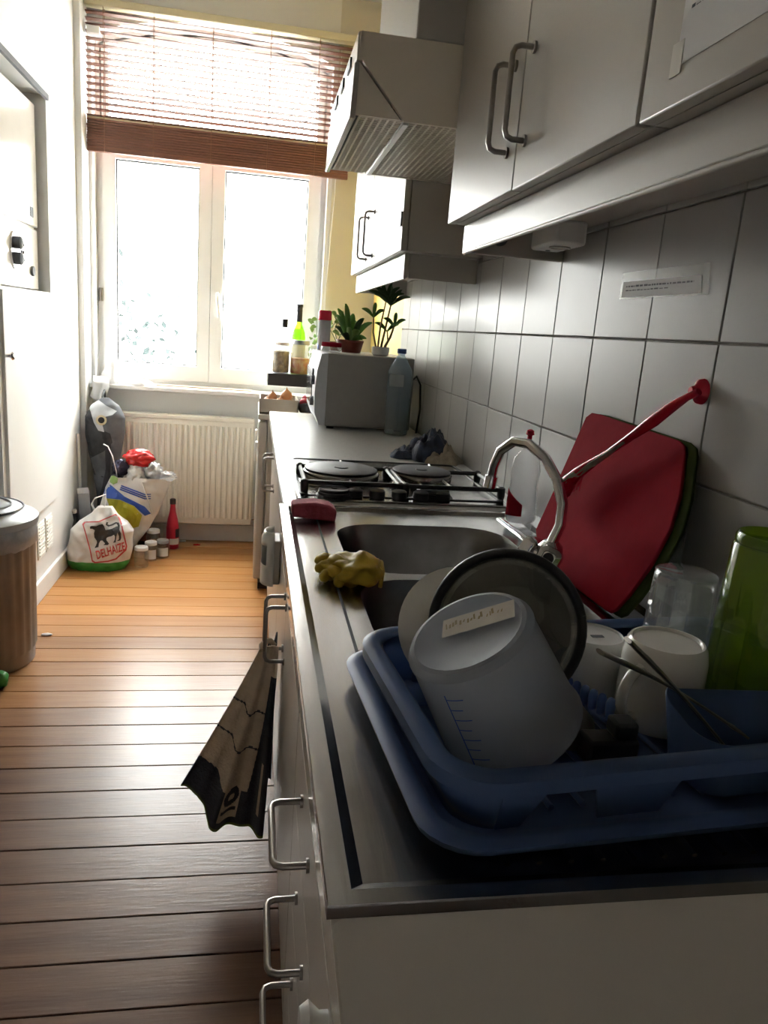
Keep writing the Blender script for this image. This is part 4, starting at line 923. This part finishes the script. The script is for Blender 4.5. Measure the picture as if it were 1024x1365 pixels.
for k, (x, y_, r_, zc) in enumerate(((.056, 3.622, .026, 0), (.112, 3.630, .029, 0), (.171, 3.625, .026, 0), (.062, 3.70, .033, 0), (.125, 3.71, .032, 0), (.166, 3.76, .03, 0), (.085, 3.78, .034, 0), (.084, 3.662, .023, .047), (.150, 3.66, .028, .052))):
    z = CZ0+.006+r_*.9+zc; on = thing('onion', {7: 'small brown onion perched on others at the corner of the card crate', 8: 'larger brown onion perched on others beside the red onion net'}.get(k, 'brown-skinned onion lying low among others in the card crate'), 'onion', (x, y_, z-r_*.9), group='onions in the crate on the fridge')
    obj('bulb', L([(.001, -.9*r_), (.5*r_, -.8*r_), (.93*r_, -.35*r_), (r_, .05*r_), (.85*r_, .5*r_), (.4*r_, .85*r_), (.12*r_, 1.1*r_), (.06*r_, 1.4*r_)], c=(x, y_, z), seg=18), 'onion', on, smooth=70)
c = Vector((.250, 3.66, .8655))
ng = thing('vegetable_net', 'dark net bag of red onions beside the card crate', 'net bag', c)
obj('net', MB().blob(c+Vector((0, 0, .035)), (.045, .09, .038), .15, 5, 3, 4, flat=.866), 'lid_dark', ng, smooth=180)
for x, y_, z in ((.232, 3.615, .925), (.262, 3.63, .928), (.245, 3.67, .938), (.268, 3.69, .93)): obj('red_onion', MB().blob((x, y_, z), (.021, .021, .021), .1, 5, 2), 'red_net', ng, smooth=180)
SZ0, SZ1 = .968, 1.030
tag(obj('floating_shelf', B(.062, XW-.006, 3.98, 4.24, SZ0, SZ1), 'black', bevel=.002), 'thick black wall shelf holding jars beside the window', 'shelf')
def jar(name, label, x, y_, r, h, lidm, fill, fm, lidh=.014):
    c = Vector((x, y_, SZ1)); t = thing(name, label, 'jar', c)
    obj('jar_glass', L([(0, .001), (r*.92, .001), (r, .006), (r, h*.78), (r*.86, h*.88), (r*.84, h-.004)], c=c, seg=28), 'clear_glass', t, smooth=50)
    if fill: obj('contents', L([(0, .004), (r*.88, .004), (r*.94, .01), (r*.94, h*fill), (r*.5, h*fill+.004), (.001, h*fill+.005)], c=c, seg=20), fm, t, smooth=50)
    obj('lid', L([(r*.86, h-.012), (r*.9, h-.012), (r*.9, h+lidh-.012), (r*.85, h+lidh-.009), (.001, h+lidh-.0095)], c=c, seg=24), lidm, t, smooth=40)
    return t
jar('storage_jar', 'glass jar of mixed grains, the one at the end of the black shelf', .128, 4.06, .046, .155, 'lid_white', .72, 'jar_contents')
jar('storage_jar', 'rounder glass jar of red and yellow sweets on the black shelf', .228, 4.05, .052, .165, 'bin_lid', .5, 'jar_contents_b', .02)
jar('storage_jar', 'small glass jar half hidden behind the microwave on the black shelf', .318, 4.10, .040, .150, 'lid_white', .38, 'leaf')
c = Vector((.146, 4.175, SZ1)); gb = thing('spirit_bottle', 'clear spirit bottle with black cap on the black shelf', 'bottle', c)
obj('bottle_body', L([(0, .002), (.033, .002), (.035, .006), (.035, .15), (.030, .18), (.014, .215), (.0135, .255)], c=c, seg=24), 'clear_glass', gb, smooth=50)
obj('cap', L([(.0165, .235), (.0165, .275), (.014, .279), (.001, .279)], c=c, seg=18), 'black', gb, smooth=40)
c = Vector((.220, 4.16, SZ1)); gb = thing('wine_bottle', 'green glass wine bottle with dark neck foil on the black shelf', 'bottle', c)
obj('bottle_body', L([(0, .004), (.034, .001), (.0375, .005), (.0375, .19), (.033, .215), (.017, .255), (.0148, .275)], c=c, seg=28), 'green_glass', gb, smooth=50)
obj('neck_foil', L([(.0155, .268), (.0155, .345), (.017, .346), (.017, .360), (.001, .361)], c=c, seg=18), 'lid_dark', gb, smooth=40)
lb = MB().grid(lambda u, v: Vector((c.x+.038*math.cos(a := math.radians(180+u*170)), c.y+.038*math.sin(a), c.z+.05+v*.10)), 12, 2); obj('label', lb, 'rail_cream', gb, recalc=False)
c = Vector((.335, 4.19, SZ1)); tv = thing('potted_plant', 'pale green leafy plant at the window end of the black shelf', 'plant', c)
obj('pot', L([(.03, 0), (.04, .06), (.036, .06), (.001, .055)], c=c, seg=20), 'pot_brown', tv, smooth=40)
for k in range(30):
    q_ = c+Vector((rr.uniform(-.06, .06), rr.uniform(-.05, .04), rr.uniform(.08, .30))); leafy(tv, q_, q_+Vector((rr.uniform(-.035, .035), rr.uniform(-.01, .01), rr.uniform(-.005, .03))), .022, 'leaf_light', .1, 5)
for k in range(6): obj('stem', MB().tube([c+Vector((0, 0, .05)), c+Vector((rr.uniform(-.03, .03), 0, .15)), c+Vector((rr.uniform(-.055, .055), rr.uniform(-.03, .03), .29))], .0018, 5), 'leaf_dark', tv)
# ------------------------------------------------------------------ tea towel hanging from a door handle
tt = thing('tea_towel', 'tan and navy tea towel hanging from a cabinet door handle', 'towel', (.04, 1.62, .08))
def interp(t, tab):
    for (a, x), (b, y_) in zip(tab[:-1], tab[1:]):
        if t <= b: return x+(y_-x)*(t-a)/(b-a)
    return tab[-1][1]
def tw(u, v):
    xb = -.140+.200*u; zb = interp(u, [(0, .205), (.16, .190), (.26, .165), (.36, .115), (.46, .100), (.7, .097), (.9, .088), (1, .080)])
    xt = .034+.040*u; e = v**1.08
    x = xt+(xb-xt)*e; z = .560+(zb-.560)*v
    y_ = 1.612+.013*(.15+v)*math.sin(u*10.5+.9)-.02*v+.008*math.sin(u*24+1)*v
    x += .006*math.sin(u*10.5)*v
    return Vector((x, y_, z))
tm = MB(); NU, NV = 150, 150
vs = [tw(i/NU, j/NV) for i in range(NU+1) for j in range(NV+1)]
fs = []; mi = []
for i in range(NU):
    for j in range(NV):
        u = (i+.5)/NU; v = (j+.5)/NV; k = 0
        wv = .006*math.sin(u*18)
        if abs(v-.36-wv) < .005 or abs(v-.56-wv) < .005: k = 1
        if v > .78+wv and u < .42: k = 1
        if u > .74+.18*(v-.5)*(-1) and v > .16: k = 1
        if v > .80 and .62 < u: k = 1
        if v > .95 and .40 < u: k = 1
        if ((u-.52)/.085)**2+((v-.825)/.055)**2 < 1 and ((u-.52)/.035)**2+((v-.83)/.018)**2 > 1: k = 1
        if abs(v-.905) < .010 and .44 < u < .60: k = 1
        if abs(u-.88) < .02 and .62 < v < .9: k = 0
        if v > .985: k = 2
        fs.append((i*(NV+1)+j, (i+1)*(NV+1)+j, (i+1)*(NV+1)+j+1, i*(NV+1)+j+1)); mi.append(k)
tm.v = vs; tm.f = [list(f) for f in fs]; tm.mi = mi
obj('front_fold', tm, None, tt, smooth=180, mats=['towel_tan', 'towel_navy', 'towel_hem'], recalc=False, solid=.003)
bk_ = MB().grid(lambda u, v: Vector((.052+.022*u-.03*v*(1-u), 1.66+.05*u+.02*math.sin(u*8+v), .545-.40*v)), 20, 20)
obj('back_fold', bk_, 'towel_navy', tt, smooth=180, recalc=False, solid=.003)
obj('loop', MB().tube([(.036, 1.606, .552), (.036, 1.618, .560), (.044, 1.636, .562), (.056, 1.650, .556), (.066, 1.650, .545)], [.006, .007, .007, .007, .006], 8), 'towel_tan', tt, smooth=180)
# white plastic holder over the cabinet door
hy_, hz0_, hz1_ = 2.02, .575, .725
hm = MB(); NA_, NZ = 20, 16
for i in range(NA_+1):
    for j in range(NZ+1):
        a = math.radians(90+180*i/NA_); z = hz0_+(hz1_-hz0_)*j/NZ; s_ = 1-.25*max(0, (j/NZ-.88)/.12)
        hm.v.append(Vector((FX-.018+.034*math.cos(a)*s_, hy_+.046*math.sin(a)*s_, z)))
for i in range(NA_):
    for j in range(NZ):
        if 10 <= i <= 15 and 6 <= j <= 11: continue
        hm.f.append([i*(NZ+1)+j, (i+1)*(NZ+1)+j, (i+1)*(NZ+1)+j+1, i*(NZ+1)+j+1]); hm.mi.append(0)
wh = thing('door_holder', 'white plastic holder hooked on the cabinet front below the hob', 'holder', (FX, hy_, hz0_))
obj('shell', hm, 'white_plastic', wh, smooth=60, recalc=False, solid=.003)
obj('back_plate', B(FX-.020, FX-.0005, hy_-.044, hy_+.044, hz0_+.004, hz1_-.02), 'cab_side', wh, bevel=.004)
# ------------------------------------------------------------------ bin by the closet
bc = Vector((-.952, 2.742, 0))
bn = thing('rubbish_bin', 'ribbed grey metal rubbish bin in front of the boiler closet', 'bin', bc)
obj('drum', L([(.170, 0), (.176, .004), (.178, .05), (.182, .06), (.188, .50), (.191, .505), (.191, .52), (.180, .52), (.178, .50), (.001, .05)], c=bc, seg=112, wob=lambda a, z, k: 1+(.016*math.cos(28*a) if k in (3, 4) else 0)), 'bin_metal', bn, smooth=35)
lm = MB().shell([(.182, .44), (.196, .455), (.199, .49), (.197, .52), (.190, .528)], c=bc, seg=72, wob=lambda a, z, k: 1+.012*noise.noise(Vector((math.cos(a)*6, math.sin(a)*6, z*20)))+(.0 if k else .01*math.sin(9*a)))
obj('liner', lm, 'bin_liner', bn, smooth=180, recalc=False)
ld = obj('lid', L([(.194, .522), (.202, .524), (.203, .548), (.196, .555), (.180, .560), (.15, .580), (.08, .592), (.001, .595)], c=bc, seg=72, wob=lambda a, z, k: 1), 'bin_lid', bn, smooth=30)
for r_ in (.155, .115, .075):
    zz = .5795 if r_ > .14 else .588 if r_ > .1 else .594
    obj('lid_ring', MB().tube([bc+Vector((r_*math.cos(2*math.pi*k/40), r_*math.sin(2*math.pi*k/40), zz)) for k in range(41)], .004, 6), 'bin_lid', ld, smooth=60)
c = Vector((-.825, 2.52, 0))
tag(obj('plastic_scrap', MB().blob(c+Vector((0, 0, .03)), (.03, .03, .032), .3, 5, 3, 9, flat=.001), 'bag_green', smooth=180), 'crumpled green plastic scrap on the floor at the foot of the bin', 'scrap')
# ------------------------------------------------------------------ shopping bags as closed sacks with a known front surface
class Sack:
    def __init__(s, cx, cy, H, a, b, n=2.6, z0=.002, seed=0, lean=(0, 0)):
        s.cx, s.cy, s.H, s.a, s.b, s.n, s.z0, s.seed, s.lean = cx, cy, H, a, b, n, z0, seed, lean
    def C(s, t): return s.cx+s.lean[0]*t, s.cy+s.lean[1]*t
    def A(s, t): return interp(t, s.a)
    def Bq(s, t): return interp(t, s.b)
    def wr(s, x, z): return .018*noise.noise(Vector((x*12+s.seed, z*14, s.seed)))+.008*noise.noise(Vector((x*34, z*30+s.seed, 2)))
    def front(s, x, z, off=.003):
        t = min(1, max(0, (z-s.z0)/s.H)); cx, cy = s.C(t); q = min(.985, abs((x-cx)/s.A(t))); x = cx+math.copysign(q*s.A(t), x-cx)
        return Vector((x, cy-s.Bq(t)*(1-q**s.n)**(1/s.n)-s.wr(x, z)-off, z))
    def mesh(s, nu=64, nv=34, band=None, open_top=False):
        mb = MB(); e = 2/s.n
        for j in range(nv+1):
            t = j/nv; cx, cy = s.C(t)
            for i in range(nu):
                th = 2*math.pi*i/nu; co, si_ = math.cos(th), math.sin(th)
                x = cx+s.A(t)*math.copysign(abs(co)**e, co); y_ = cy+s.Bq(t)*math.copysign(abs(si_)**e, si_); z = s.z0+t*s.H
                mb.v.append(Vector((x, y_-s.wr(x, z)*(1 if si_ < 0 else -1)*min(1, abs(si_)*2), z)))
        for j in range(nv):
            for i in range(nu): mb.f.append([j*nu+i, j*nu+(i+1) % nu, (j+1)*nu+(i+1) % nu, (j+1)*nu+i]); mb.mi.append(1 if band and (j+.5)/nv < band else 0)
        mb.f.append(list(range(nu))); mb.mi.append(1 if band else 0); 
        if not open_top: mb.f.append([nv*nu+i for i in range(nu)]); mb.mi.append(0)
        return mb
    def px(s, px, py, yf, off=.003):
        p = at_y(px, py, yf)
        for _ in range(4): q = s.front(p.x, p.z, off); p = at_y(px, py, q.y)
        return s.front(p.x, p.z, off)
s1 = Sack(-.762, 3.850, .315, [(0, .135), (.08, .150), (.3, .158), (.5, .150), (.62, .152), (.75, .118), (.88, .065), (1, .035)], [(0, .080), (.1, .092), (.5, .092), (.75, .07), (1, .020)], lean=(.035, .012), seed=3)
sb = thing('shopping_bag', 'white supermarket carrier bag with black lion emblem on the floor', 'bag', (-.762, 3.868, 0))
obj('sack', s1.mesh(120, 80, band=.15), None, sb, mats=['bag_white', 'bag_green'], smooth=180)
ZP = lambda x, y_: (80+x/9.309, 640+y_/9.307)
def dz(poly, off=.003, cuts=2): return decal_poly([ZP(*p) for p in poly], lambda u, v: s1.px(u, v, 3.77, off+.0015), cuts)
lion = [
    [(395, 568), (450, 572), (485, 555), (528, 545), (550, 575), (565, 620), (640, 605), (700, 572), (732, 580), (735, 640), (690, 665), (640, 695), (590, 708), (545, 745), (500, 752), (455, 752), (428, 715), (420, 660), (432, 622), (400, 604), (372, 604), (372, 575)],
    [(455, 735), (512, 735), (484, 785), (477, 832), (428, 843), (446, 812), (458, 778)],
    [(515, 730), (575, 715), (576, 745), (610, 790), (592, 806), (538, 806), (560, 785), (535, 760)],
    [(662, 665), (712, 645), (700, 700), (692, 772), (658, 778), (678, 742), (682, 700)],
    [(700, 620), (738, 615), (756, 660), (760, 722), (748, 750), (704, 757), (730, 735), (732, 695)],
    [(738, 615), (712, 600), (716, 562), (700, 540), (655, 562), (600, 578), (566, 556), (574, 520), (600, 524), (590, 548), (612, 556), (650, 542), (692, 520), (728, 528), (742, 560)]]
for P_ in lion: obj('lion_emblem', dz(P_, .0035, 1), 'bag_black', sb, recalc=False)
fo_ = [(275, 545), (300, 515), (480, 508), (690, 418), (725, 432), (765, 530), (835, 820), (825, 870), (700, 985), (600, 1015), (430, 1032), (395, 1010), (365, 860), (310, 660)]
gx = sum(p[0] for p in fo_)/len(fo_); gy = sum(p[1] for p in fo_)/len(fo_)
fi_ = [(gx+(x-gx)*.93, gy+(y_-gy)*.94) for x, y_ in fo_]
mb = MB(); n = len(fo_)
def dens(P, k=4): return [((P[i][0]*(k-j)+P[(i+1) % len(P)][0]*j)/k, (P[i][1]*(k-j)+P[(i+1) % len(P)][1]*j)/k) for i in range(len(P)) for j in range(k)]
A_, B_ = dens(fo_), dens(fi_); n = len(A_)
mb.v = [s1.px(*ZP(*p), 3.77, .005) for p in A_]+[s1.px(*ZP(*p), 3.77, .005) for p in B_]
mb.f = [[i, (i+1) % n, n+(i+1) % n, n+i] for i in range(n)]; mb.mi = [0]*n
obj('emblem_frame', mb, 'bag_red', sb, recalc=False)
V, F = text_polys('DELHAIZE', .022)
qz = [(462, 985), (815, 868), (795, 765), (438, 880)]
def tq(u, v):
    x = (qz[0][0]*(1-u)+qz[1][0]*u)*(1-v)+(qz[3][0]*(1-u)+qz[2][0]*u)*v; y_ = (qz[0][1]*(1-u)+qz[1][1]*u)*(1-v)+(qz[3][1]*(1-u)+qz[2][1]*u)*v
    return s1.px(*ZP(x, y_), 3.77, .0055)
obj('lettering', MB().add([tq(u, v) for u, v in V], F), 'bag_red', sb, recalc=False)
hp_ = [at_y(px, py, 3.868) for px, py in ((128, 684), (122, 672), (127, 664), (141, 659), (141, 668), (139, 677), (147, 682))]
obj('bag_handle', MB().tube(hp_, [.012, .008, .007, .007, .007, .008, .012], 6, flat=(1, .5)), 'bag_white', sb, smooth=60)
s2 = Sack(-.724, 4.070, .44, [(0, .06), (.15, .10), (.35, .135), (.6, .155), (.85, .16), (1, .15)], [(0, .06), (.2, .075), (.7, .08), (1, .07)], lean=(.145, -.01), seed=8)
s2b = thing('shopping_bag', 'white blue and yellow carrier bag stuffed with wrappers by the radiator', 'bag', (-.69, 4.07, 0))
obj('sack', s2.mesh(120, 80, open_top=True), 'bag_white', s2b, smooth=180)
ZQ = lambda x, y_: (70+x/4.875, 500+y_/4.875)
def d2_(poly, m, nm, off): obj(nm, decal_poly([ZQ(*p) for p in poly], lambda u, v: s2.px(u, v, 3.97, off), 2), m, s2b, recalc=False)
d2_([(362, 700), (330, 760), (345, 800), (440, 810), (530, 850), (600, 915), (640, 900), (600, 855), (470, 790)], 'bag_blue', 'blue_print', .0035)
d2_([(350, 800), (440, 812), (530, 852), (582, 912), (560, 985), (500, 1000), (430, 960), (380, 880)], 'bag_yellow', 'yellow_print', .004)
d2_([(375, 660), (400, 650), (425, 672), (422, 700), (395, 712), (372, 695)], 'leaf_light', 'round_logo', .0035)
for k in range(3): d2_([(440+k*4, 738-k*12), (600, 800-k*14), (640, 800-k*14), (640, 806-k*14), (598, 808-k*14), (436+k*4, 746-k*12)], 'bag_blue', 'printed_line', .0035)
obj('bag_handle', MB().tube([at_y(px, py, yy) for px, py, yy in ((157, 643, 4.01), (155, 628, 4.005), (150, 608, 4.0), (144, 595, 3.995), (138, 592, 3.99))], .005, 6, flat=(1, .5)), 'bag_white', s2b, smooth=60)
obj('bag_handle', MB().tube([s2.px(px, py, 3.98, .004) for px, py in ((190, 643), (196, 662), (203, 685))], .007, 6, flat=(1, .5)), 'bag_white', s2b, smooth=60)
for px, py, yy, rad, m, nm, lab in ((186, 611, 4.060, (.074, .048, .044), 'foil_red', 'red_wrapper', 'crumpled red foil wrapper on top of the stuffed carrier bag'), (161, 624, 4.062, (.042, .044, .046), 'foil_dark', 'dark_wrapper', 'crumpled dark wrapper at the handle side of the stuffed carrier bag'),
                                    (182, 632, 4.040, (.046, .046, .046), 'bag_white', 'white_wrapper', 'crumpled white and navy wrapper in the stuffed carrier bag'), (204, 630, 4.050, (.046, .046, .054), 'foil_silver', 'silver_wrapper', 'crumpled silver wrapper in the stuffed carrier bag'),
                                    (222, 635, 4.045, (.050, .036, .026), 'clear_plastic', 'plastic_wrapper', 'transparent plastic wrapper sticking out towards the radiator')):
    p = at_y(px, py, yy); mb = MB().blob(p, rad, .30, 7, 4, px % 13); tag(obj(nm, mb, m, smooth=180), lab, 'wrapper')
# dark bottles beside the bags
def lying_bottle(label, a, b, r, m='black_gloss'):
    a, b = Vector(a), Vector(b); d = b-a; ln = d.length; t = thing('dark_bottle', label, 'bottle', a); R_ = axis_rot(d)
    obj('bottle_body', L([(0, .003), (r*.9, 0), (r, .006), (r, ln*.62), (r*.4, ln*.8), (r*.36, ln)], c=a, seg=20, M=R_), m, t, smooth=50)
    obj('cork', L([(r*.38, ln-.012), (r*.42, ln-.010), (r*.42, ln+.004), (r*.3, ln+.006)], c=a, seg=14, M=R_), 'cloth_beige', t, smooth=40)
    obj('label', L([(r+.0006, ln*.15), (r+.0008, ln*.16), (r+.0008, ln*.45), (r+.0006, ln*.46)], c=a, seg=20, M=R_), 'pot_brown', t, smooth=40); return t
lying_bottle('dark glass bottle leaning between the lion bag and the closet', (-.866, 3.996, .007), (-.893, 3.940, .270), .032)
lying_bottle('dark glass bottle standing below the stuffed carrier bag', (-.590, 4.236, .001), (-.590, 4.236, .27), .036)
bx_ = thing('grey_carton', 'narrow grey carton standing tipped against the closet behind the lion bag', 'carton', (-.855, 4.075, 0))
M4 = Matrix.Translation((-.853, 4.077, .003)) @ Matrix.Rotation(math.radians(-4), 4, 'Y') @ Matrix.Rotation(math.radians(10), 4, 'Z')
mb = B(-.030, .030, -.032, .032, 0, .335); mb.v = [M4 @ v for v in mb.v]; obj('carton_body', mb, 'bin_lid', bx_, bevel=.003)
mb = B(-.028, .028, -.031, -.0295, .335, .365); mb.v = [M4 @ v for v in mb.v]; obj('carton_flap', mb, 'paper', bx_)
# ------------------------------------------------------------------ jars and ketchup on the floor
def fjar(label, px, py, r, h, lidm, lab=True):
    c = at_z(px, py, 0); c.y += r; t = thing('empty_jar', label, 'jar', c)
    obj('jar_glass', L([(0, .002), (r*.9, .001), (r, .006), (r, h*.72), (r*.88, h*.84), (r*.86, h-.008)], c=c, seg=24), 'clear_glass', t, smooth=50)
    if lidm: obj('lid', L([(r*.9, h-.014), (r*.93, h-.013), (r*.93, h), (r*.88, h+.003), (.001, h+.0025)], c=c, seg=24), lidm, t, smooth=40)
    if lab: obj('paper_label', MB().grid(lambda u, v: Vector((c.x+(r+.0008)*math.cos(a := math.radians(215+u*110)), c.y+(r+.0008)*math.sin(a), h*.14+v*h*.5)), 10, 2), 'paper', t, recalc=False)
    return t
fjar('glass jar with white lid standing foremost beside the lion bag', 187, 758, .037, .105, 'lid_white', False)
fjar('glass jar with a plain paper label next to the lion bag', 200, 749, .034, .10, 'lid_white')
fjar('glass jar with paper label standing near the ketchup bottle', 216, 745, .035, .095, 'bin_lid')
fjar('taller glass jar behind the labelled ones with a white lid', 203, 738, .038, .125, 'lid_white', False)
fjar('open glass jar against the ketchup bottle', 213.5, 729, .035, .12, None, False)
c = at_z(229, 733, 0); c.y += .035
kt = thing('ketchup_bottle', 'red ketchup bottle standing by the radiator', 'bottle', c)
obj('bottle_body', L([(0, .001), (.030, .001), (.035, .006), (.036, .06), (.035, .12), (.028, .17), (.017, .215), (.0135, .25), (.0135, .262)], c=c, seg=28), 'ketchup', kt, smooth=60)
obj('cap', L([(.0155, .258), (.016, .262), (.016, .285), (.013, .288), (.001, .288)], c=c, seg=18), 'lid_dark', kt, smooth=40)
obj('label', MB().grid(lambda u, v: Vector((c.x+.0368*math.cos(a := math.radians(250+u*90)), c.y+.0368*math.sin(a), .03+v*.035)), 10, 2), 'paper', kt, recalc=False)
obj('side_label', MB().grid(lambda u, v: Vector((c.x+.0372*math.cos(a := math.radians(300+u*50)), c.y+.0372*math.sin(a), .07+v*.05)), 8, 2), 'lid_dark', kt, recalc=False)
for px, py, m, nm, lab in ((243, 722, 'paper', 'paper_scrap', 'curled white paper scrap beside the ketchup bottle'), (262, 727, 'foil_red', 'red_scrap', 'tiny red wrapper scrap in front of the radiator'), (62, 847, 'paper', 'paper_scrap', 'white crumb of paper on the boards by the closet')):
    p = at_z(px, py, 0); tag(obj(nm, MB().blob(p+Vector((0, 0, .004)), (.022, .010, .005), .5, 6, 2, px % 7, flat=.0003), m, smooth=180), lab, 'scrap')
# ------------------------------------------------------------------ backpack in the corner, broom stick, cloth on the sill
c = Vector((-.815, 4.22, 0))
bp = thing('backpack', 'grey and black backpack hanging in the corner by the radiator', 'backpack', (c.x, c.y, .16))
s3 = Sack(-.794, 4.200, .665, [(0, .030), (.2, .042), (.42, .062), (.58, .086), (.72, .100), (.85, .100), (.94, .070), (1, .018)], [(0, .03), (.3, .045), (.6, .068), (.85, .068), (.95, .04), (1, .01)], n=2.2, z0=.165, seed=5, lean=(.012, 0))
obj('lower_body', s3.mesh(140, 110), 'pack_grey', bp, smooth=180)
def d3_(poly, m, nm, off, cuts=2): obj(nm, decal_poly(poly, lambda u, v: s3.px(u, v, 4.14, off), cuts+1), m, bp, recalc=False)
d3_([(99, 560), (104, 545), (121, 533), (126, 552), (135, 573), (147, 578), (150, 590), (138, 602), (118, 612), (106, 598), (99, 580)], 'pack_black', 'top_flap', .006)
d3_([(103, 546), (113, 533), (122, 529), (121, 545), (110, 553), (102, 557)], 'pack_grey', 'grey_panel', .008)
d3_([(121, 529), (130, 532), (142, 541), (156, 548), (150, 553), (139, 556), (136, 564), (139, 576), (131, 574), (125, 563), (120, 546)], 'pack_light', 'light_panel', .010)
d3_([(140, 600), (148, 586), (147, 640), (136, 668), (130, 680), (128, 674), (136, 650), (141, 625)], 'lid_dark', 'strap', .006)
rc = s3.px(135, 560, 4.14, .012)
obj('ring_patch', L([(.026, 0), (.027, .004), (.017, .006), (.016, .001)], c=rc, seg=22, M=axis_rot((.25, -1, 0))), 'rail_cream', bp, smooth=50)
obj('ring_hole', L([(.017, .001), (.016, .005), (.001, .006)], c=rc, seg=20, M=axis_rot((.25, -1, 0))), 'black', bp, smooth=50)
for k in range(6): d3_([(103+k*2.2, 576+k*4.6), (106+k*2.2, 578+k*4.6), (105+k*2.2, 581+k*4.6), (102+k*2.2, 579+k*4.6)], 'pack_light', 'side_mark', .009, 0)
obj('seam', MB().tube([s3.px(px, py, 4.14, .003) for px, py in ((106, 600), (114, 620), (126, 632), (138, 636))], .0025, 6), 'pack_black', bp, smooth=60)
obj('hang_loop', MB().tube([(-.80, 4.20, .82), (-.80, 4.22, .845), (-.80, 4.27, .862), (-.80, 4.285, .80), (-.80, 4.24, .77)], .006, 6), 'pack_black', bp, smooth=60)
bs = thing('broom_stick', 'thin pale stick leaning in the corner behind the bags', 'stick', (-.896, 4.128, 0))
obj('shaft', MB().tube([(-.896, 4.128, .001), (-.910, 4.132, .62)], .008, 8), 'pvc', bs, smooth=60)
obj('end_cap', MB().tube([(-.910, 4.132, .62), (-.9104, 4.132, .64)], .0095, 8), 'pvc', bs, smooth=60)
cw = thing('white_cloth', 'crumpled white cloth draped over the corner of the window sill', 'cloth', (-.80, 4.38, .893))
obj('heap', fold((-.782, 4.392, .893), (.068, .068, 0), 2.3, .05, .125), 'cloth_white', cw, smooth=180)
obj('flat_fold', fold((-.665, 4.375, .893), (.115, .055, 0), 5.9, .03, .035), 'cloth_white', cw, smooth=180)
obj('hanging_end', MB().grid(lambda u, v: Vector((-.875+.085*u+.01*math.sin(v*4), 4.300-.006*math.sin(u*9)-.004*math.sin(v*7+u*3)+.05*max(0, 1-v*4), .930-.13*v*(1-.35*abs(u-.5)))), 16, 14), 'cloth_white', cw, smooth=180, recalc=False, solid=.003)
